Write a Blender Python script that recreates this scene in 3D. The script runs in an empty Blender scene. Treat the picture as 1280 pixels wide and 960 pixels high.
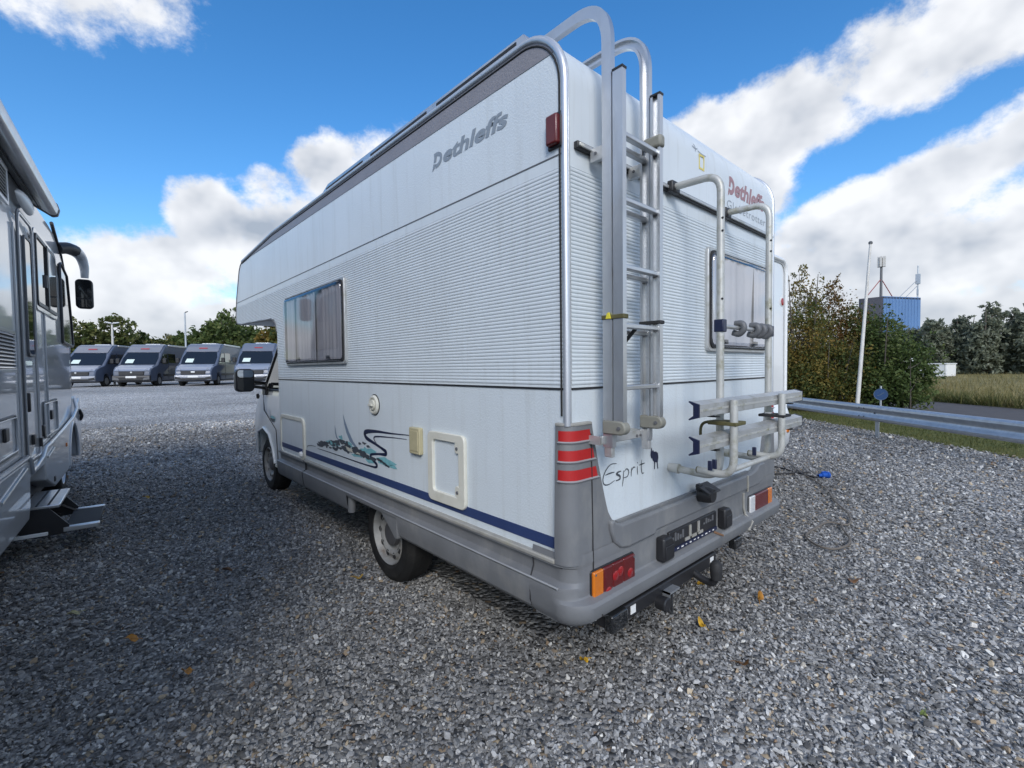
import bpy, bmesh, math, random
import numpy as np
from mathutils import Vector, Matrix
random.seed(7)
RNG = np.random.default_rng(11)
R = math.radians
scene = bpy.context.scene
C = scene.collection

# ------------------------------------------------------------------ camera
cam_d = bpy.data.cameras.new('camera')
cam = bpy.data.objects.new('camera', cam_d)
C.objects.link(cam)
CAM = Vector((-1.4601, -1.2708, 1.4837))
_r = Vector((0.74114, -0.67125, -0.01156)); _u = Vector((0.03190, 0.01801, 0.99933)); _f = Vector((0.67059, 0.74101, -0.03476))
cam.matrix_world = Matrix(((_r.x, _u.x, -_f.x, CAM.x), (_r.y, _u.y, -_f.y, CAM.y), (_r.z, _u.z, -_f.z, CAM.z), (0, 0, 0, 1)))
cam_d.sensor_fit = 'HORIZONTAL'; cam_d.sensor_width = 36.0
cam_d.lens = 586.288 / 1280 * 36.0
cam_d.clip_start = 0.05; cam_d.clip_end = 3000
scene.camera = cam

# ------------------------------------------------------------------ light
SUN_EL, SUN_AZ = 34.0, 221.0            # azimuth of the sun, clockwise from +y
sun_dir = Vector((math.sin(R(SUN_AZ)) * math.cos(R(SUN_EL)), math.cos(R(SUN_AZ)) * math.cos(R(SUN_EL)), math.sin(R(SUN_EL))))
sd = bpy.data.lights.new('sun', 'SUN'); sd.energy = 1.5; sd.angle = R(22); sd.color = (1.0, 0.985, 0.965)
sun = bpy.data.objects.new('sun', sd); C.objects.link(sun)
sun.rotation_euler = sun_dir.to_track_quat('Z', 'Y').to_euler()
scene.view_settings.view_transform = 'Standard'; scene.view_settings.look = 'None'
scene.view_settings.gamma = 1.0; scene.view_settings.use_curve_mapping = False
scene.view_settings.exposure = 0.55

# ------------------------------------------------------------------ sky with clouds
SKY_STRENGTH = 0.14
CLOUD_GAIN = 0.58
world = bpy.data.worlds.new('World'); scene.world = world; world.use_nodes = True
def build_world():
    nt = world.node_tree; N = nt.nodes; L = nt.links; N.clear()
    def val(s, x):
        if isinstance(x, (int, float)): s.default_value = x
        else: L.new(x, s)
    def m(op, a, b=0.0, c=0.0, clamp=False):
        n = N.new('ShaderNodeMath'); n.operation = op; n.use_clamp = clamp
        val(n.inputs[0], a); val(n.inputs[1], b); val(n.inputs[2], c); return n.outputs[0]
    def sstep(x, a, b):
        n = N.new('ShaderNodeMapRange'); n.interpolation_type = 'SMOOTHSTEP'
        val(n.inputs['Value'], x); n.inputs['From Min'].default_value = a; n.inputs['From Max'].default_value = b
        return n.outputs['Result']
    out = N.new('ShaderNodeOutputWorld'); bg = N.new('ShaderNodeBackground'); L.new(bg.outputs[0], out.inputs[0])
    sky = N.new('ShaderNodeTexSky'); sky.sky_type = 'NISHITA'; sky.sun_disc = False
    sky.sun_elevation = R(SUN_EL); sky.sun_rotation = R(SUN_AZ); sky.air_density = 1.0; sky.dust_density = 0.8; sky.ozone_density = 3.4
    tc = N.new('ShaderNodeTexCoord')
    nrm = N.new('ShaderNodeVectorMath'); nrm.operation = 'NORMALIZE'; L.new(tc.outputs['Generated'], nrm.inputs[0])
    sep = N.new('ShaderNodeSeparateXYZ'); L.new(nrm.outputs[0], sep.inputs[0])
    az = m('MULTIPLY', m('ARCTAN2', sep.outputs[0], sep.outputs[1]), 57.29578)
    el = m('MULTIPLY', m('ARCSINE', sep.outputs[2]), 57.29578)
    # cloud banks: azimuth, elevation, half-widths, tilt, weight
    blobs = [(-6, 8, 10, 4.2, 0, 1.2), (4, 9.0, 8, 4.6, 0, 1.2), (10.5, 14.5, 4.2, 4.4, 0, 1.1), (17, 14, 8, 6.0, 10, 1.2), (22, 20.5, 4.5, 4.6, 25, 1.1), (29, 20, 7, 7.0, 0, 1.2),
             (40, 18, 12, 9, 0, 1.2), (12, 5.0, 24, 2.6, 0, 1.0), (-3, 34.0, 13, 6.6, -8, 1.2),
             (64, 21, 6.0, 5.6, 30, 1.2), (72, 23.4, 8.5, 4.8, 14, 1.2), (82, 26.4, 9, 4.2, 4, 1.2), (92, 29, 9, 6, 0, 1.2), (69, 17.5, 5, 4, 20, 1.0),
             (76.5, 13.8, 6.5, 3.0, 18, 1.1), (84, 15.6, 6.5, 3.0, 14, 1.1), (91, 18.0, 7, 3.2, 8, 1.1),
             (72, 9, 8, 4.4, 0, 1.15), (83, 9.4, 8, 4.8, 0, 1.15), (93, 11.0, 8, 5, 0, 1.2), (80, 4.0, 26, 2.6, 0, 1.0), (55, 12, 9, 8, 0, 1.2)]
    F = None
    for a0, e0, ra, rb, rot, w in blobs:
        ra *= 1.12; rb *= 1.14
        dx = m('SUBTRACT', az, a0); dy = m('SUBTRACT', el, e0); c, s = math.cos(R(rot)), math.sin(R(rot))
        u = m('MULTIPLY_ADD', dx, c / ra, m('MULTIPLY', dy, s / ra))
        v = m('MULTIPLY_ADD', dx, -s / rb, m('MULTIPLY', dy, c / rb))
        q = m('MULTIPLY_ADD', u, u, m('MULTIPLY', v, v))
        b = m('MULTIPLY', m('SUBTRACT', 1.0, q), w)
        F = b if F is None else m('SMOOTH_MAX', F, b, 0.35)
    F = m('MAXIMUM', F, -1.2)
    def noise(vec, scale, detail, rough, dist=0.0):
        n = N.new('ShaderNodeTexNoise'); n.noise_dimensions = '3D'
        n.inputs['Scale'].default_value = scale; n.inputs['Detail'].default_value = detail; n.inputs['Roughness'].default_value = rough
        n.inputs['Distortion'].default_value = dist; L.new(vec, n.inputs['Vector']); return n.outputs['Fac']
    mp = N.new('ShaderNodeMapping'); mp.inputs['Scale'].default_value = (1, 1, 1.25); L.new(nrm.outputs[0], mp.inputs[0])
    P = mp.outputs[0]
    off = N.new('ShaderNodeVectorMath'); off.operation = 'ADD'; L.new(P, off.inputs[0])
    sv = Vector((sun_dir.x * .35, sun_dir.y * .35, 1.0)).normalized() * 0.045; off.inputs[1].default_value = sv
    n1 = noise(P, 6.5, 12.0, 0.64, 0.0); n1d = noise(P, 5.0, 4.0, 0.5, 0.0); n1s = noise(off.outputs[0], 5.0, 4.0, 0.5, 0.0)
    n0 = noise(P, 2.1, 3.0, 0.5)
    # away from the banks in view the sky carries on with the same broken cloud
    away = sstep(m('ABSOLUTE', m('SUBTRACT', az, 42.0)), 56, 72)
    high = sstep(el, 34, 46)
    gen = m('MULTIPLY_ADD', m('SUBTRACT', n0, 0.5), 5.0, 0.1)
    wgt = m('MAXIMUM', away, high)
    mixF = m('ADD', m('MULTIPLY', F, m('SUBTRACT', 1.0, wgt)), m('MULTIPLY', gen, wgt))
    # low cloud all along the horizon
    low = m('MULTIPLY', m('SUBTRACT', 1.0, sstep(el, 1.5, 7.0)), 1.3)
    mixF = m('ADD', mixF, low)
    D = m('ADD', mixF, m('MULTIPLY', m('SUBTRACT', n1, 0.5), 3.0))
    dens = sstep(D, 0.02, 0.66)
    thick = sstep(D, 0.15, 1.7)
    light = m('ADD', 0.60, m('ADD', m('MULTIPLY', m('SUBTRACT', n1d, n1s), 2.5), m('MULTIPLY', m('SUBTRACT', n1, 0.5), 0.5)), clamp=True)
    shade = m('MULTIPLY', light, m('SUBTRACT', 1.30, m('MULTIPLY', thick, 0.50)), clamp=True)
    ramp = N.new('ShaderNodeValToRGB'); L.new(shade, ramp.inputs[0])
    ce = ramp.color_ramp.elements
    ce[0].position = 0.10; ce[0].color = (.50, .57, .68, 1); ce[1].position = 0.85; ce[1].color = (1.18, 1.2, 1.24, 1)
    e2 = ce.new(0.42); e2.color = (.84, .88, .95, 1)
    sc = N.new('ShaderNodeVectorMath'); sc.operation = 'SCALE'; L.new(sky.outputs[0], sc.inputs[0]); sc.inputs['Scale'].default_value = SKY_STRENGTH
    hs = N.new('ShaderNodeHueSaturation'); hs.inputs['Saturation'].default_value = 1.28; hs.inputs['Value'].default_value = 1.04; L.new(sc.outputs[0], hs.inputs['Color'])
    cl = N.new('ShaderNodeVectorMath'); cl.operation = 'SCALE'; L.new(ramp.outputs[0], cl.inputs[0]); cl.inputs['Scale'].default_value = CLOUD_GAIN
    mx = N.new('ShaderNodeMix'); mx.data_type = 'RGBA'
    L.new(m('MULTIPLY', dens, 0.97), mx.inputs['Factor']); L.new(hs.outputs[0], mx.inputs[6]); L.new(cl.outputs[0], mx.inputs[7])
    L.new(mx.outputs[2], bg.inputs['Color']); bg.inputs['Strength'].default_value = 1.0
    world.cycles.sampling_method = 'MANUAL'; world.cycles.sample_map_resolution = 512
build_world()
scene.cycles.max_bounces = 6; scene.cycles.diffuse_bounces = 3; scene.cycles.glossy_bounces = 3; scene.cycles.transparent_max_bounces = 12
scene.cycles.transmission_bounces = 4; scene.cycles.caustics_reflective = False; scene.cycles.caustics_refractive = False
scene.cycles.use_denoising = True

# ------------------------------------------------------------------ materials
MATS = {}
def mat(name, col=(.5, .5, .5), rough=.5, metal=0.0, coat=0.0, spec=0.5, var=0.0, vscale=6.0, vstretch=(1, 1, 1), bump=0.0, bscale=80.0, bdetail=2.0,
        dirt=None, dirt_amt=0.0, dscale=4.0, dstretch=(1, 1, 1), rvar=0.0, bdist=0.004, emit=None):
    if name in MATS: return MATS[name]
    M = bpy.data.materials.new(name); M.use_nodes = True; nt = M.node_tree; N = nt.nodes; L = nt.links
    b = N['Principled BSDF']; b.inputs['Base Color'].default_value = (*col, 1); b.inputs['Roughness'].default_value = rough
    b.inputs['Metallic'].default_value = metal; b.inputs['Coat Weight'].default_value = coat; b.inputs['Coat Roughness'].default_value = .04
    b.inputs['Specular IOR Level'].default_value = spec
    tc = N.new('ShaderNodeTexCoord')
    def noise(scale, detail, stretch=(1, 1, 1), rough=.55):
        mp = N.new('ShaderNodeMapping'); mp.inputs['Scale'].default_value = stretch; L.new(tc.outputs['Object'], mp.inputs[0])
        n = N.new('ShaderNodeTexNoise'); n.inputs['Scale'].default_value = scale; n.inputs['Detail'].default_value = detail
        n.inputs['Roughness'].default_value = rough; L.new(mp.outputs[0], n.inputs['Vector']); return n.outputs['Fac']
    last = None
    if var > 0:
        r = N.new('ShaderNodeValToRGB'); L.new(noise(vscale, 5, vstretch), r.inputs[0])
        e = r.color_ramp.elements; e[0].position = .3; e[1].position = .7
        e[0].color = (*[max(0, c * (1 - var)) for c in col], 1); e[1].color = (*[min(1, c * (1 + var * .7)) for c in col], 1)
        last = r.outputs[0]
    if dirt:
        r = N.new('ShaderNodeMapRange'); L.new(noise(dscale, 6, dstretch, .62), r.inputs[0]); r.inputs[1].default_value = .52; r.inputs[2].default_value = .72
        mx = N.new('ShaderNodeMix'); mx.data_type = 'RGBA'
        k = N.new('ShaderNodeMath'); k.operation = 'MULTIPLY'; k.inputs[1].default_value = dirt_amt; L.new(r.outputs[0], k.inputs[0]); L.new(k.outputs[0], mx.inputs['Factor'])
        if last: L.new(last, mx.inputs[6])
        else: mx.inputs[6].default_value = (*col, 1)
        mx.inputs[7].default_value = (*dirt, 1); last = mx.outputs[2]
    if last: L.new(last, b.inputs['Base Color'])
    if rvar > 0:
        r = N.new('ShaderNodeMapRange'); L.new(noise(9, 4), r.inputs[0]); r.inputs[3].default_value = max(.02, rough - rvar); r.inputs[4].default_value = rough + rvar
        L.new(r.outputs[0], b.inputs['Roughness'])
    if bump > 0:
        bp = N.new('ShaderNodeBump'); bp.inputs['Strength'].default_value = bump; bp.inputs['Distance'].default_value = bdist
        L.new(noise(bscale, bdetail), bp.inputs['Height']); L.new(bp.outputs[0], b.inputs['Normal'])
    if emit:
        b.inputs['Emission Color'].default_value = (*emit[0], 1); b.inputs['Emission Strength'].default_value = emit[1]
    MATS[name] = M; return M
def acrylic(name, tint, refl=1.0, rough=.03, ior=1.5):
    M = bpy.data.materials.new(name); M.use_nodes = True; nt = M.node_tree; N = nt.nodes; L = nt.links; N.clear()
    o = N.new('ShaderNodeOutputMaterial'); t = N.new('ShaderNodeBsdfTransparent'); t.inputs[0].default_value = (*tint, 1)
    g = N.new('ShaderNodeBsdfGlossy'); g.inputs['Roughness'].default_value = rough; g.inputs[0].default_value = (refl, refl, refl, 1)
    geo = N.new('ShaderNodeNewGeometry'); dp = N.new('ShaderNodeVectorMath'); dp.operation = 'DOT_PRODUCT'; L.new(geo.outputs['Normal'], dp.inputs[0]); L.new(geo.outputs['Incoming'], dp.inputs[1])
    def mm(op, a, b):
        n = N.new('ShaderNodeMath'); n.operation = op
        for k, q in enumerate((a, b)):
            if isinstance(q, (int, float)): n.inputs[k].default_value = q
            else: L.new(q, n.inputs[k])
        return n.outputs[0]
    F0 = ((ior - 1) / (ior + 1)) ** 2
    f = mm('ADD', F0, mm('MULTIPLY', 1 - F0, mm('POWER', mm('SUBTRACT', 1.0, mm('ABSOLUTE', dp.outputs['Value'], 0.0)), 5.0)))
    mx = N.new('ShaderNodeMixShader')
    L.new(f, mx.inputs[0]); L.new(t.outputs[0], mx.inputs[1]); L.new(g.outputs[0], mx.inputs[2]); L.new(mx.outputs[0], o.inputs[0])
    MATS[name] = M; return M

m_white = mat('white_skin', (.66, .705, .73), .38, spec=.45, var=.04, vscale=3, dirt=(.40, .40, .36), dirt_amt=.28, dscale=3.5, dstretch=(7, 7, .4))
m_stucco = mat('white_hammered_skin', (.645, .70, .73), .36, spec=.45, var=.04, vscale=2.0, bump=.38, bscale=125, bdetail=1.5, dirt=(.38, .385, .35), dirt_amt=.24, dscale=2.6, dstretch=(6, 6, .35), bdist=.004)
m_corr = mat('white_corrugated_skin', (.64, .69, .715), .33, spec=.5, var=.04, vscale=2.5, bump=.10, bscale=160, dirt=(.36, .37, .35), dirt_amt=.22, dscale=4, dstretch=(5, 5, .5))
m_band = mat('grey_hammered_band', (.235, .225, .24), .42, var=.06, bump=.5, bscale=105, bdetail=1.5, bdist=.005)
m_grey = mat('grey_plastic', (.17, .175, .182), .48, var=.14, vscale=4, bump=.16, bscale=420, bdetail=1, dirt=(.33, .32, .29), dirt_amt=.38, dscale=6, dstretch=(1, 1, .5), bdist=.002, rvar=.1)
m_greydk = mat('dark_grey_plastic', (.12, .123, .13), .5, var=.1, bump=.1, bscale=400, bdist=.002)
m_greylip = mat('weathered_grey_lip', (.33, .32, .29), .55, var=.15, vscale=14, dirt=(.36, .34, .24), dirt_amt=.5, dscale=9)
m_alu = mat('anodised_aluminium', (.62, .63, .64), .33, metal=.85, var=.06, vscale=8, rvar=.08, dirt=(.33, .31, .27), dirt_amt=.3, dscale=9, dstretch=(1, 1, .25))
m_aluw = mat('weathered_aluminium', (.56, .565, .56), .42, metal=.6, var=.1, vscale=9, dirt=(.25, .24, .16), dirt_amt=.55, dscale=10)
m_algae = mat('algae_stained_aluminium', (.52, .52, .49), .5, metal=.35, var=.12, vscale=9, dirt=(.20, .185, .075), dirt_amt=.85, dscale=12)
m_trim = mat('corner_trim_alu', (.58, .60, .63), .38, metal=.65, var=.05)
m_black = mat('black_plastic', (.018, .018, .02), .42, var=.2, bump=.08, bscale=300, bdist=.002)
m_rubber = mat('black_rubber', (.022, .022, .023), .7, var=.25, vscale=20)
m_tyre = mat('tyre_rubber', (.014, .014, .014), .75, spec=.3, var=.3, vscale=12, dirt=(.05, .047, .042), dirt_amt=.4, dscale=7, bump=.15, bscale=60)
m_rim = mat('rim_paint', (.30, .30, .29), .55, metal=.2, var=.2, vscale=12, dirt=(.12, .08, .05), dirt_amt=.85, dscale=9)
m_hub = mat('hub_cap_paint', (.10, .10, .105), .5, metal=.3, var=.15, dirt=(.12, .08, .05), dirt_amt=.6, dscale=10)
m_navy = mat('navy_sticker', (.030, .052, .145), .45, var=.1, bump=.3, bscale=105, bdist=.003)
m_navyd = mat('dark_navy_sticker', (.012, .017, .05), .4)
m_teal = mat('teal_sticker', (.20, .46, .50), .45, var=.15, vscale=30)
m_ink = mat('charcoal_sticker', (.06, .07, .085), .45, var=.2, vscale=40)
m_sail = mat('sail_grey_sticker', (.20, .26, .35), .45)
m_sandp = mat('sand_sticker', (.55, .53, .45), .45)
m_logo = mat('grey_lettering', (.25, .285, .32), .4)
m_logor = mat('faded_red_lettering', (.36, .20, .21), .45)
m_logog = mat('faded_grey_lettering', (.30, .33, .36), .45)
m_yel = mat('faded_yellow_sticker', (.70, .58, .16), .5)
m_cream = mat('yellowed_white_plastic', (.66, .645, .56), .4, var=.06, dirt=(.40, .37, .27), dirt_amt=.3, dscale=9)
m_beige = mat('yellowed_beige_plastic', (.47, .42, .26), .5, var=.1, dirt=(.3, .26, .15), dirt_amt=.4, dscale=14)
m_red = mat('red_lens', (.30, .010, .012), .25, coat=.4, bump=.3, bscale=260, bdist=.002)
m_reddk = mat('dark_red_lens', (.11, .008, .008), .3, coat=.3, bump=.35, bscale=260, bdist=.002)
m_redref = mat('red_reflector', (.42, .016, .016), .4, bump=.3, bscale=350, bdist=.002)
m_amber = mat('amber_lens', (.62, .17, .012), .18, coat=.6, bump=.35, bscale=260, bdist=.002)
m_clear = mat('clear_lens', (.62, .62, .62), .12, coat=.8, bump=.3, bscale=260, bdist=.002)
m_sil = mat('silver_paint_left_motorhome', (.43, .45, .47), .32, metal=.1, coat=.9, var=.02)
m_lskirt = mat('pale_skirt_paint', (.52, .54, .56), .28, coat=.8, var=.03)
m_dkglass = mat('dark_glass', (.014, .015, .016), .04, spec=.6, coat=.3)
m_mirror = mat('mirror_glass', (.85, .86, .88), .02, metal=1.0)
m_curtain = mat('grey_curtain', (.40, .39, .39), .8, var=.15, vscale=8, vstretch=(1, 1, .2))
m_curtw = mat('white_curtain', (.58, .57, .57), .8, var=.08, vscale=6, vstretch=(1, 1, .2))
m_paper = mat('paper_sheet', (.62, .72, .66), .7)
m_plate = mat('white_plate', (.78, .78, .76), .4)
m_galv = mat('galvanised_steel', (.52, .545, .57), .40, metal=.75, var=.14, vscale=14, dirt=(.30, .31, .32), dirt_amt=.5, dscale=7)
m_bark = mat('bark', (.10, .085, .07), .9, var=.35, vscale=20, bump=.5, bscale=60)
m_pale = mat('pale_weathered_pole', (.62, .60, .56), .6, var=.12, vscale=8, dirt=(.33, .30, .24), dirt_amt=.5, dscale=6, dstretch=(1, 1, .3))
smoked = acrylic('smoked_acrylic', (.80, .81, .85), .9, .05, 1.5)
clearw = acrylic('clear_acrylic', (.90, .92, .96), 1.0, .03, 2.1)

# ------------------------------------------------------------------ mesh helpers
class MB:
    def __init__(s): s.v = []; s.f = []
    def add(s, vs, fs):
        o = len(s.v); s.v += [tuple(v) for v in vs]; s.f += [tuple(i + o for i in f) for f in fs]; return s
    def box(s, x0, x1, y0, y1, z0, z1):
        return s.add([(x0, y0, z0), (x1, y0, z0), (x1, y1, z0), (x0, y1, z0), (x0, y0, z1), (x1, y0, z1), (x1, y1, z1), (x0, y1, z1)],
                     [(0, 3, 2, 1), (4, 5, 6, 7), (0, 1, 5, 4), (1, 2, 6, 5), (2, 3, 7, 6), (3, 0, 4, 7)])
    def prism(s, poly, axis, a0, a1):
        n = len(poly); mk = {'x': lambda p, a: (a, p[0], p[1]), 'y': lambda p, a: (p[0], a, p[1]), 'z': lambda p, a: (p[0], p[1], a)}[axis]
        vs = [mk(p, a0) for p in poly] + [mk(p, a1) for p in poly]
        return s.add(vs, [tuple(range(n)), tuple(range(2 * n - 1, n - 1, -1))] + [(i, i + n, (i + 1) % n + n, (i + 1) % n) for i in range(n)])
    def ring(s, outer, inner, axis, a0, a1):
        """frame between two loops of equal length"""
        n = len(outer); mk = {'x': lambda p, a: (a, p[0], p[1]), 'y': lambda p, a: (p[0], a, p[1])}[axis]
        vs = [mk(p, a0) for p in outer] + [mk(p, a0) for p in inner] + [mk(p, a1) for p in outer] + [mk(p, a1) for p in inner]
        fs = []
        for i in range(n):
            j = (i + 1) % n
            fs += [(i, j, n + j, n + i), (2 * n + i, 3 * n + i, 3 * n + j, 2 * n + j), (i, 2 * n + i, 2 * n + j, j), (n + i, n + j, 3 * n + j, 3 * n + i)]
        return s.add(vs, fs)
    def cyl(s, p0, p1, r0, r1=None, n=12, caps=True):
        r1 = r0 if r1 is None else r1; p0, p1 = Vector(p0), Vector(p1); d = (p1 - p0).normalized()
        a = d.orthogonal().normalized(); b = d.cross(a)
        vs = [p0 + (a * math.cos(2 * math.pi * i / n) + b * math.sin(2 * math.pi * i / n)) * r0 for i in range(n)]
        vs += [p1 + (a * math.cos(2 * math.pi * i / n) + b * math.sin(2 * math.pi * i / n)) * r1 for i in range(n)]
        fs = [(i, (i + 1) % n, (i + 1) % n + n, i + n) for i in range(n)]
        if caps: fs += [tuple(range(n - 1, -1, -1)), tuple(range(n, 2 * n))]
        return s.add(vs, fs)
    def tube(s, path, r, n=10, caps=True):
        path = [Vector(p) for p in path]; k = len(path); rs = r if isinstance(r, (list, tuple)) else [r] * k
        a = None; vs = []
        for i, p in enumerate(path):
            t = (path[min(i + 1, k - 1)] - path[max(i - 1, 0)]).normalized()
            a = t.orthogonal().normalized() if a is None else (a - t * a.dot(t)).normalized()
            b = t.cross(a)
            vs += [p + (a * math.cos(2 * math.pi * j / n) + b * math.sin(2 * math.pi * j / n)) * rs[i] for j in range(n)]
        fs = [(i * n + j, i * n + (j + 1) % n, (i + 1) * n + (j + 1) % n, (i + 1) * n + j) for i in range(k - 1) for j in range(n)]
        if caps: fs += [tuple(range(n - 1, -1, -1)), tuple(range((k - 1) * n, k * n))]
        return s.add(vs, fs)
    def sweep(s, path, section, side):
        """closed section (u along side, w along normal) swept along path; side = fixed sideways vector"""
        path = [Vector(p) for p in path]; side = Vector(side).normalized(); k = len(path); n = len(section); vs = []
        for i, p in enumerate(path):
            t = (path[min(i + 1, k - 1)] - path[max(i - 1, 0)]).normalized(); w = t.cross(side).normalized()
            vs += [p + side * a + w * b for a, b in section]
        fs = [(i * n + j, i * n + (j + 1) % n, (i + 1) * n + (j + 1) % n, (i + 1) * n + j) for i in range(k - 1) for j in range(n)]
        fs += [tuple(range(n - 1, -1, -1)), tuple(range((k - 1) * n, k * n))]
        return s.add(vs, fs)
    def lathe(s, prof, c, axis='x', n=28):
        """prof: (axial, radius)"""
        c = Vector(c); k = len(prof); vs = []
        for a, r in prof:
            for j in range(n):
                t = 2 * math.pi * j / n; q = (r * math.cos(t), r * math.sin(t))
                vs.append(c + Vector({'x': (a, q[0], q[1]), 'y': (q[0], a, q[1]), 'z': (q[0], q[1], a)}[axis]))
        fs = [(i * n + j, i * n + (j + 1) % n, (i + 1) * n + (j + 1) % n, (i + 1) * n + j) for i in range(k - 1) for j in range(n)]
        return s.add(vs, fs)
    def grid(s, rows):
        """rows: equal-length lists of points"""
        k, n = len(rows), len(rows[0]); vs = [p for r_ in rows for p in r_]
        return s.add(vs, [(i * n + j, i * n + j + 1, (i + 1) * n + j + 1, (i + 1) * n + j) for i in range(k - 1) for j in range(n - 1)])
    def mirror_x(s, W):
        o = MB(); o.v = [(W - x, y, z) for x, y, z in s.v]; o.f = [tuple(reversed(f)) for f in s.f]; return o
    def mesh(s, name, material, smooth=None):
        me = bpy.data.meshes.new(name); me.from_pydata(s.v, [], s.f)
        bm = bmesh.new(); bm.from_mesh(me); bmesh.ops.recalc_face_normals(bm, faces=bm.faces); bm.to_mesh(me); bm.free()
        me.materials.append(material)
        if smooth is not None:
            me.shade_smooth(); me.set_sharp_from_angle(angle=R(smooth))
        return me
    def build(s, name, material, parent=None, smooth=None, bevel=0, label=None, seg=2):
        ob = bpy.data.objects.new(name, s.mesh(name, material, smooth)); C.objects.link(ob); ob.parent = parent
        if bevel:
            b = ob.modifiers.new('bevel', 'BEVEL'); b.width = bevel; b.segments = seg; b.limit_method = 'ANGLE'; b.angle_limit = R(35)
            if smooth is None: ob.data.shade_smooth(); ob.data.set_sharp_from_angle(angle=R(40))
        if label: ob['label'] = label
        return ob
def split_prism(outline, faces, xl, xr):
    """body between a left and a right side, each side split into flat fields; points are (y, z)"""
    pts = []
    for poly in [outline] + faces:
        for p in poly:
            if p not in pts: pts.append(p)
    n = len(pts); ix = {p: i for i, p in enumerate(pts)}; mb = MB(); fs = []
    for poly in faces: fs += [tuple(ix[p] for p in poly), tuple(ix[p] + n for p in reversed(poly))]
    k = len(outline); fs += [(ix[outline[i]], ix[outline[i]] + n, ix[outline[(i + 1) % k]] + n, ix[outline[(i + 1) % k]]) for i in range(k)]
    mb.add([(xl(y, z), y, z) for y, z in pts] + [(xr(y, z), y, z) for y, z in pts], fs); return mb
def rrect(x0, x1, y0, y1, r, n=5):
    pts = []
    for cx, cy, a in ((x1 - r, y1 - r, 0), (x0 + r, y1 - r, 90), (x0 + r, y0 + r, 180), (x1 - r, y0 + r, 270)):
        for i in range(n + 1):
            t = R(a + 90 * i / n); pts.append((cx + r * math.cos(t), cy + r * math.sin(t)))
    return pts
def thing(name, label, cat, loc=(0, 0, 0), rz=0.0, group=None):
    o = bpy.data.objects.new(name, None); C.objects.link(o); o.location = loc; o.rotation_euler = (0, 0, rz); o.empty_display_size = .2
    o['label'] = label; o['category'] = cat
    if group: o['group'] = group
    return o
def sub(name, parent):
    o = bpy.data.objects.new(name, None); C.objects.link(o); o.parent = parent; o.empty_display_size = .1; return o
def tag(o, label, cat, group=None):
    o['label'] = label; o['category'] = cat
    if group: o['group'] = group
    return o
def struct(o, kind='structure', label=None):
    o['kind'] = kind
    if label: o['label'] = label
    return o
def copy_tree(o, parent=None):
    c = o.copy(); C.objects.link(c); c.parent = parent
    for ch in list(o.children): copy_tree(ch, c)
    return c
def bez(pts, n=8):
    """Catmull-Rom through pts"""
    P = [Vector(p) for p in pts]; P = [P[0] * 2 - P[1]] + P + [P[-1] * 2 - P[-2]]; out = []
    for i in range(1, len(P) - 2):
        for j in range(n):
            t = j / n; a, b, c, d = P[i - 1], P[i], P[i + 1], P[i + 2]
            out.append(.5 * ((2 * b) + (c - a) * t + (2 * a - 5 * b + 4 * c - d) * t * t + (3 * b - a - 3 * c + d) * t ** 3))
    out.append(P[-2]); return out
def arcpath(pts, rad, n=6):
    """polyline with its inner corners rounded"""
    P = [Vector(p) for p in pts]; out = [P[0]]
    for i in range(1, len(P) - 1):
        a, b, c = P[i - 1], P[i], P[i + 1]; u = (a - b).normalized(); w = (c - b).normalized(); r = min(rad, (a - b).length * .49, (c - b).length * .49)
        p0, p2 = b + u * r, b + w * r
        for j in range(n + 1):
            t = j / n; out.append(p0 * (1 - t) ** 2 + b * 2 * t * (1 - t) + p2 * t * t)
    out.append(P[-1]); return out
def stroke2d(mb, pts, widths, mk):
    """flat ribbon along 2-D pts; mk maps (a, b) to 3-D"""
    P = [Vector(p).to_2d() for p in pts]; k = len(P); w = widths if isinstance(widths, (list, tuple)) else [widths] * k; rows = []
    for i in range(k):
        t = (P[min(i + 1, k - 1)] - P[max(i - 1, 0)]).normalized(); nn = Vector((-t.y, t.x))
        rows.append([mk(*(P[i] + nn * w[i] / 2)), mk(*(P[i] - nn * w[i] / 2))])
    mb.grid(rows)
def text_mesh(txt, bold=0.0, shear=0.0, spacing=1.0):
    cu = bpy.data.curves.new('lettering', 'FONT'); cu.body = txt; cu.offset = bold; cu.shear = shear; cu.space_character = spacing; cu.resolution_u = 4
    ob = bpy.data.objects.new('lettering', cu); C.objects.link(ob)
    dg = bpy.context.evaluated_depsgraph_get(); me = bpy.data.meshes.new_from_object(ob.evaluated_get(dg))
    vs = [v.co.copy() for v in me.vertices]; fs = [tuple(p.vertices) for p in me.polygons]
    bpy.data.objects.remove(ob); bpy.data.curves.remove(cu); bpy.data.meshes.remove(me); return vs, fs
def lettering(txt, mk, a0, a1, b0, b1, bold=0.0, shear=0.0, spacing=1.0):
    vs, fs = text_mesh(txt, bold, shear, spacing); x0 = min(v.x for v in vs); x1 = max(v.x for v in vs); y0 = min(v.y for v in vs); y1 = max(v.y for v in vs)
    mb = MB(); mb.add([mk(a0 + (v.x - x0) / (x1 - x0) * (a1 - a0), b0 + (v.y - y0) / (y1 - y0) * (b1 - b0)) for v in vs], fs); return mb

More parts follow.
